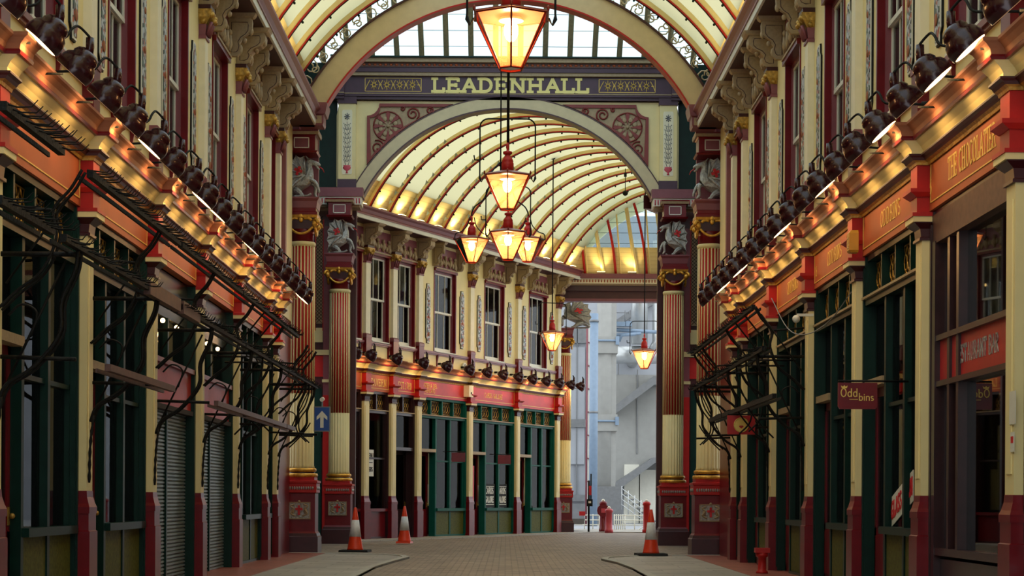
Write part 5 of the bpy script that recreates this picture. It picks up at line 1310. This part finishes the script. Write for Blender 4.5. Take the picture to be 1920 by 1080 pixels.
small('menu_card', 'white framed menu sheet in the tavern window', 'notice', WB.loc(.55, -.19), WB.rz, [('sheet', 'white', lambda: MB().box(-.22, .22, 0, .006, 1.9, 2.7)), ('print', 'iron', lambda: text(text(MB(), 'MENU', 0, 2.45, .14, .006, .8, .14, .004, False, .1), 'BEERS', 0, 2.05, .12, .006, .7, .14, .004, False, .1).box(-.15, .15, .006, .01, 2.3, 2.32))], None)
small('alarm_box', 'pale alarm box on the far red fascia', 'alarm box', WB.loc(6.85, 0, 4.6), WB.rz, [('case', 'cream_pale', lambda: MB().box(-.16, .16, -.08, .12, 0, .38)), ('slot', 'iron', lambda: MB().box(-.03, .03, .12, .13, .1, .16))], None)
small('wall_disc', 'white round plate on the far facade above the fascia', 'plate', WB.loc(6.6, -.02, 5.58), WB.rz, [('disc', 'white', lambda: MB().tube([(0, -.05, 0), (0, .03, 0)], .14, 20)), ('number_mark', 'steel_dark', lambda: MB().tube([(.06 * math.cos(a_ * PI / 6), .035, .08 * math.sin(a_ * PI / 6)) for a_ in range(13)], .012, 4))], None)
for i, tt in enumerate((.75, 2.5, 5.2)):
    t = thing('chandelier', 'warm chandelier glimpsed behind the far upper window, %s from the gable' % ORD[i], 'chandelier', WB.loc(tt, -.9, 7.7), WB.rz, 'chandeliers upstairs in the far facade')
    b = MB(); b.tube([(0, 0, 0), (0, 0, .9)], .012, 5)
    for q in range(5): b.tube(smoothpath([(0, 0, .05), (.12 * math.cos(q * 1.257), .12 * math.sin(q * 1.257), -.05), (.24 * math.cos(q * 1.257), .24 * math.sin(q * 1.257), .06)], 3), .01, 4)
    b.build('arms', M['gold'], t); b = MB()
    for q in range(5): b.ball((.24 * math.cos(q * 1.257), .24 * math.sin(q * 1.257), .11), (.022, .022, .05), 6, 5)
    b.build('candle_bulbs', M['roomlight'], t)

# ================================================================ outside: steel-clad building and pipes beyond the far opening
EX = 96.0; SC = 3500 / EX
def px(x, D=EX): return (x - 948) / 3500.0 * D
def pz(y, D=EX): return 1.25 + (936 - y) / 3500.0 * D
t = thing('steel_building', 'large pale steel and concrete building beyond the far opening', 'building', (0, EX, 0))
MB().box(-6, 16, 1.2, 1.6, 0, 16).build('back_wall', M['steel'], t)
for x0, x1, y0, y1 in ((1062, 1097, 870, 700), (1060, 1097, 700, 648), (1102, 1122, 980, 575)):
    MB().box(px(x0), px(x1), 1.05, 1.2, pz(y0), pz(y1)).build('raised_panel', M['steel'], t)
for x0, x1, y0, y1, q in ((1060, 1100, 800, 785, .9), (1060, 1098, 940, 928, .9), (1060, 1100, 640, 612, 1.0), (1060, 1100, 1000, 945, .9)):
    MB().box(px(x0), px(x1), q, 1.2, pz(y0), pz(y1)).build('dark_band', M['steel_dark'], t)
for x in (1082, 1112, 1124): MB().box(px(x) - .02, px(x) + .02, 1.0, 1.2, pz(930), pz(600)).build('panel_joint', M['steel_dark'], t)
b = MB(); b.prism([(px(1150), pz(700)), (px(1300), pz(700)), (px(1300), pz(850)), (px(1153), pz(905))], .9, 1.19, 'y'); b.build('stair_wall', M['conc'], t)
for pl, y0_ in (([(1153, 905), (1222, 858), (1300, 858), (1300, 868), (1225, 868), (1153, 922)], -1.0), ([(1150, 762), (1222, 706), (1240, 706), (1240, 722), (1224, 722), (1150, 778)], -.6), ([(1155, 598), (1190, 574), (1240, 545), (1240, 560), (1190, 588), (1155, 612)], .2)):
    MB().prism([(px(p_), pz(q_)) for p_, q_ in pl], y0_, 1.0, 'y').build('stair_soffit', M['steel_dark'], t)
b = MB()
for k in range(9): b.box(px(1172 + k * 8), px(1180 + k * 8), -.8, .9, pz(930 + k * 8), pz(927 + k * 8))
b.build('stair_tread', M['steel_dark'], t)
b = MB(); b.box(px(1172), px(1200), .8, 1.1, pz(1000), pz(870)); b.box(px(1202), px(1300), .8, 1.1, pz(1000), pz(880)); b.build('lower_wall', M['white'], t)
b = MB()
for (x0, y0, x1, y1) in ((1150, 690, 1150, 860), (1196, 690, 1196, 850), (1160, 640, 1160, 700)): b.box(px(x0) - .03, px(x0) + .03, .85, .9, pz(y1), pz(y0))
b.build('panel_joint', M['steel_dark'], t)
t = thing('concrete_pier', 'broad pale concrete pier outside with a bracketed collar', 'pier', (px(1134, 90), 90, 0))
b = MB(); b.lathe([(.42, 0), (.42, 14)], 12); b.build('shaft', M['conc'], t); b = MB(); b.box(-.1, .5, -.3, .3, 0, 14); b.build('side_shaft', M['conc'], t)
for z in (pz(650, 90), pz(795, 90)): MB().box(-.5, .56, -.5, .4, z - .35, z + .45).build('collar', M['conc'], t)
for z in (pz(640, 90), pz(790, 90)): MB().tube([(-.62, -.55, z), (.6, -.55, z)], .05, 6).box(.45, .62, -.6, -.4, z - .2, z + .2).build('clamp', M['bluegrey'], t)
b = MB(); b.box(-.58, .78, -.50, .25, 0, pz(912, 90)); b.build('base_cladding', M['steel_dark'], t)
t = thing('silver_duct', 'fat silver elbow duct bending behind the right-hand small lantern', 'duct', (px(1197, 92), 92, 0))
b = MB(); b.tube([(0, 0, 14), (0, 0, pz(645, 92))], .42, 20); b.build('riser', M['duct'], t)
b = MB(); b.tube([(px(1145, 92) - px(1197, 92), .3, pz(664, 92)), (.9, .3, pz(664, 92))], .44, 20); b.build('cross_duct', M['duct'], t); MB().tube([(.0, .3, pz(664, 92)), (0, 5.2, pz(664, 92))], .3, 12).build('wall_stub', M['duct'], t)
t = thing('silver_duct', 'slim silver duct at the right edge of the outdoor view', 'duct', (px(1229, 92), 92, 0)); b = MB(); b.tube([(0, 0, 14), (0, 0, pz(640, 92)), (-.2, 0, pz(655, 92))], .2, 16); b.build('riser', M['duct'], t)
t = thing('service_pipe_bundle', 'blue grey pipes and gantry boxes crossing behind the concrete pier', 'pipework', (0, 91.0, 0))
b = MB(); D_ = 91
b.tube([(px(1148, D_), 0, pz(618, D_)), (px(1232, D_), 0, pz(622, D_))], .09, 8); b.tube([(px(1150, D_), -.1, pz(628, D_)), (px(1200, D_), -.1, pz(625, D_))], .07, 8); b.tube([(px(1158, D_), -.1, pz(640, D_)), (px(1164, D_), -.1, pz(628, D_)), (px(1190, D_), -.1, pz(626, D_))], .09, 8)
b.tube([(px(1150, D_), 0, pz(618, D_)), (px(1150, D_), 6.2, pz(618, D_))], .05, 6); b.build('pipes', M['bluegrey'], t); b = MB(); b.box(px(1147, D_), px(1170, D_), -.3, .3, pz(612, D_), pz(604, D_)); b.box(px(1171, D_), px(1182, D_), -.3, .3, pz(612, D_), pz(603, D_)); b.build('box', M['bluegrey'], t)
b = MB()
for x in (1148, 1153, 1170, 1178): b.tube([(px(x, D_), 0, pz(604, D_)), (px(x, D_), 0, pz(582, D_))], .025, 5)
b.tube([(px(1148, D_), 0, pz(586, D_)), (px(1178, D_), 0, pz(586, D_))], .02, 5); b.build('guard_rail', M['steel_dark'], t)
t = thing('drain_pipe', 'tall blue grey pipe standing outside left of the pier', 'pipe', (px(1112, 86), 86, 0))
b = MB(); b.tube([(0, 0, 0), (0, 0, pz(588, 86))], .20, 14); b.build('pipe', M['bluegrey'], t); b = MB(); b.tube([(0, 0, pz(604, 86)), (0, 0, pz(600, 86)), ], .23, 14); b.tube([(0, 0, pz(775, 86)), (0, 0, pz(771, 86))], .22, 14); b.build('pipe_collar', M['steel_dark'], t)
t = thing('ladder_frame', 'narrow brown vertical frame with pale panels beside the blue pipe', 'frame', (px(1099, 87), 87, 0))
b = MB(); b.tube([(0, 0, 0), (0, 0, 9.9)], .05, 6)
for k in range(8): b.tube([(0, 0, 1.0 + k * 1.08), (.35, 0, .95 + k * 1.08)], .03, 5)
b.build('pole', M['mauve'], t); b = MB(); b.box(.06, .26, .05, .1, 0, 9.8); b.build('panels', M['white'], t)
# railings, posts, car
t = thing('street_railing', 'white tubular railing outside beyond the red posts', 'railing', (0, 76, 0)); D_ = 76
b = MB()
for y in (966, 975, 984, 996): b.tube([(px(1078, D_), 0, pz(y, D_)), (px(1127, D_), 0, pz(y, D_))], .022, 5); b.tube([(px(1152, D_), 0, pz(y, D_)), (px(1212, D_), 0, pz(y, D_))], .022, 5)
for x in (1096, 1112, 1124, 1152, 1156, 1160, 1164, 1168, 1172, 1190, 1208): b.tube([(px(x, D_), 0, 0), (px(x, D_), 0, pz(964, D_))], .022, 5)
b.tube([(px(1185, D_), 0, pz(1001, D_)), (px(1208, D_), 0, pz(986, D_))], .02, 5)
b.build('rails', M['white'], t)
t = thing('stair_handrail', 'steel handrails descending with the outdoor stair', 'railing', (0, 88, 0)); D_ = 88
b = MB()
for k in range(4): b.tube([(px(1165, D_), 0, pz(915 + k * 10, D_)), (px(1222, D_), 0, pz(957 + k * 10, D_))], .02, 5)
for x in (1166, 1178, 1190, 1202, 1214): b.tube([(px(x, D_), 0, pz(910 + (x - 1165) * .74, D_)), (px(x, D_), 0, pz(955 + (x - 1165) * .74, D_))], .02, 5)
b.build('rails', M['duct'], t)
def bollard(x, D, h, mat, lab, disc=False):
    t = thing('red_bollard', lab, 'bollard', (px(x, D), D, .0), 0)
    b = MB(); b.lathe([(.16, 0), (.16, .12), (.13, .14), (.12, h - .2), (.15, h - .17), (.15, h - .1), (.1, h - .05)], 16); b.build('post', M[mat], t)
    b = MB(); b.ball((0, 0, h - .03), .07, 10, 6); b.build('finial', M['white'], t)
    if disc: b = MB(); b.tube([(0, -.16, h - .4), (0, -.12, h - .4)], .24, 20); b.build('disc', M[mat], t); b = MB(); b.box(-.08, .08, -.17, -.16, h - .48, h - .32); b.build('disc_mark', M['pinkred'], t)
bollard(1131, 71, 1.22, 'maroon', 'dark red bollard with round disc outside the far opening', True); bollard(1142, 69.5, .95, 'pinkred', 'shorter faded red bollard beside the disc bollard'); bollard(1212.5, 70, 1.22, 'red', 'red bollard beside the right gable column base')
t = thing('signal_post', 'black post with crossing signal box and small red flag sign', 'post', (px(1104, 70), 70, 0))
b = MB(); b.tube([(0, 0, 0), (0, 0, 1.95)], .04, 8); b.tube([(.08, 0, 1.0), (.08, 0, 2.2)], .03, 6); b.build('pole', M['iron'], t); MB().box(-.08, .14, -.12, 0, .98, 1.25).build('signal_box', M['iron'], t); MB().box(0, .09, -.14, -.12, 1.4, 1.75).build('red_plate', M['posterred'], t); MB().box(-.02, .08, -.13, -.12, 1.1, 1.18).build('white_mark', M['white'], t)
t = thing('parked_car', 'silver blue car rear with red tail lamp, beyond the far column', 'car', (2.32, 72.2, 0), 0)
body = [(-2.6, .3), (.62, .28), (.72, .45), (.7, .66), (.6, .74), (.15, .82), (-.45, 1.25), (-1.6, 1.3), (-2.6, .9)]
b = MB(); b.prism(body, -.8, .8, 'y'); b.build('body', M['carwhite'], t)
b = MB(); b.prism([(.02, .92), (-.34, 1.25), (-1.5, 1.3), (-1.7, .95)], -.82, .82, 'y'); b.build('windows', M['rubber'], t)
b = MB()
for x in (-.15,):
    for s in (-.82, .62): b.tube([(x, s, .3), (x, s + .2, .3)], .3, 18)
b.build('wheel', M['rubber'], t); MB().box(.5, .73, -.83, -.5, .62, .78).build('tail_lamp', M['carlamp'], t); MB().box(-2.5, .7, -.84, -.8, .3, .5).build('bumper', M['steel_dark'], t)
# building behind on the left of the outdoor street so that the opening closes
b = MB(); b.box(-30, -14, 90, 91, 0, 20); r = sroot('wall_outside'); struct(b.build('plain_wall', M['steel'], r))
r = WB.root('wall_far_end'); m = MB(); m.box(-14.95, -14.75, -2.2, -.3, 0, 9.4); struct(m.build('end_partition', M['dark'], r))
for W_ in (WL, WR):
    r = W_.root('wall_shop_partition_' + W_.name)
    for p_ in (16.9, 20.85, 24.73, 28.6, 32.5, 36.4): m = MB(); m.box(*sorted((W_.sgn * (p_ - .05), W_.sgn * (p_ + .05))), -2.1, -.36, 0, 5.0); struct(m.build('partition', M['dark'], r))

t = thing('loose_cable', 'thin grey cable looping from the right meat rack to a pilaster', 'cable', (0, 0, 0))
MB().tube(smoothpath([WR.loc(28.2, .6, 4.3), WR.loc(27.2, .5, 3.75), WR.loc(26.4, .35, 3.6), WR.loc(25.4, .2, 3.7), WR.loc(24.6, .06, 4.0)], 5), .008, 5).build('cable', M['steel_dark'], t)
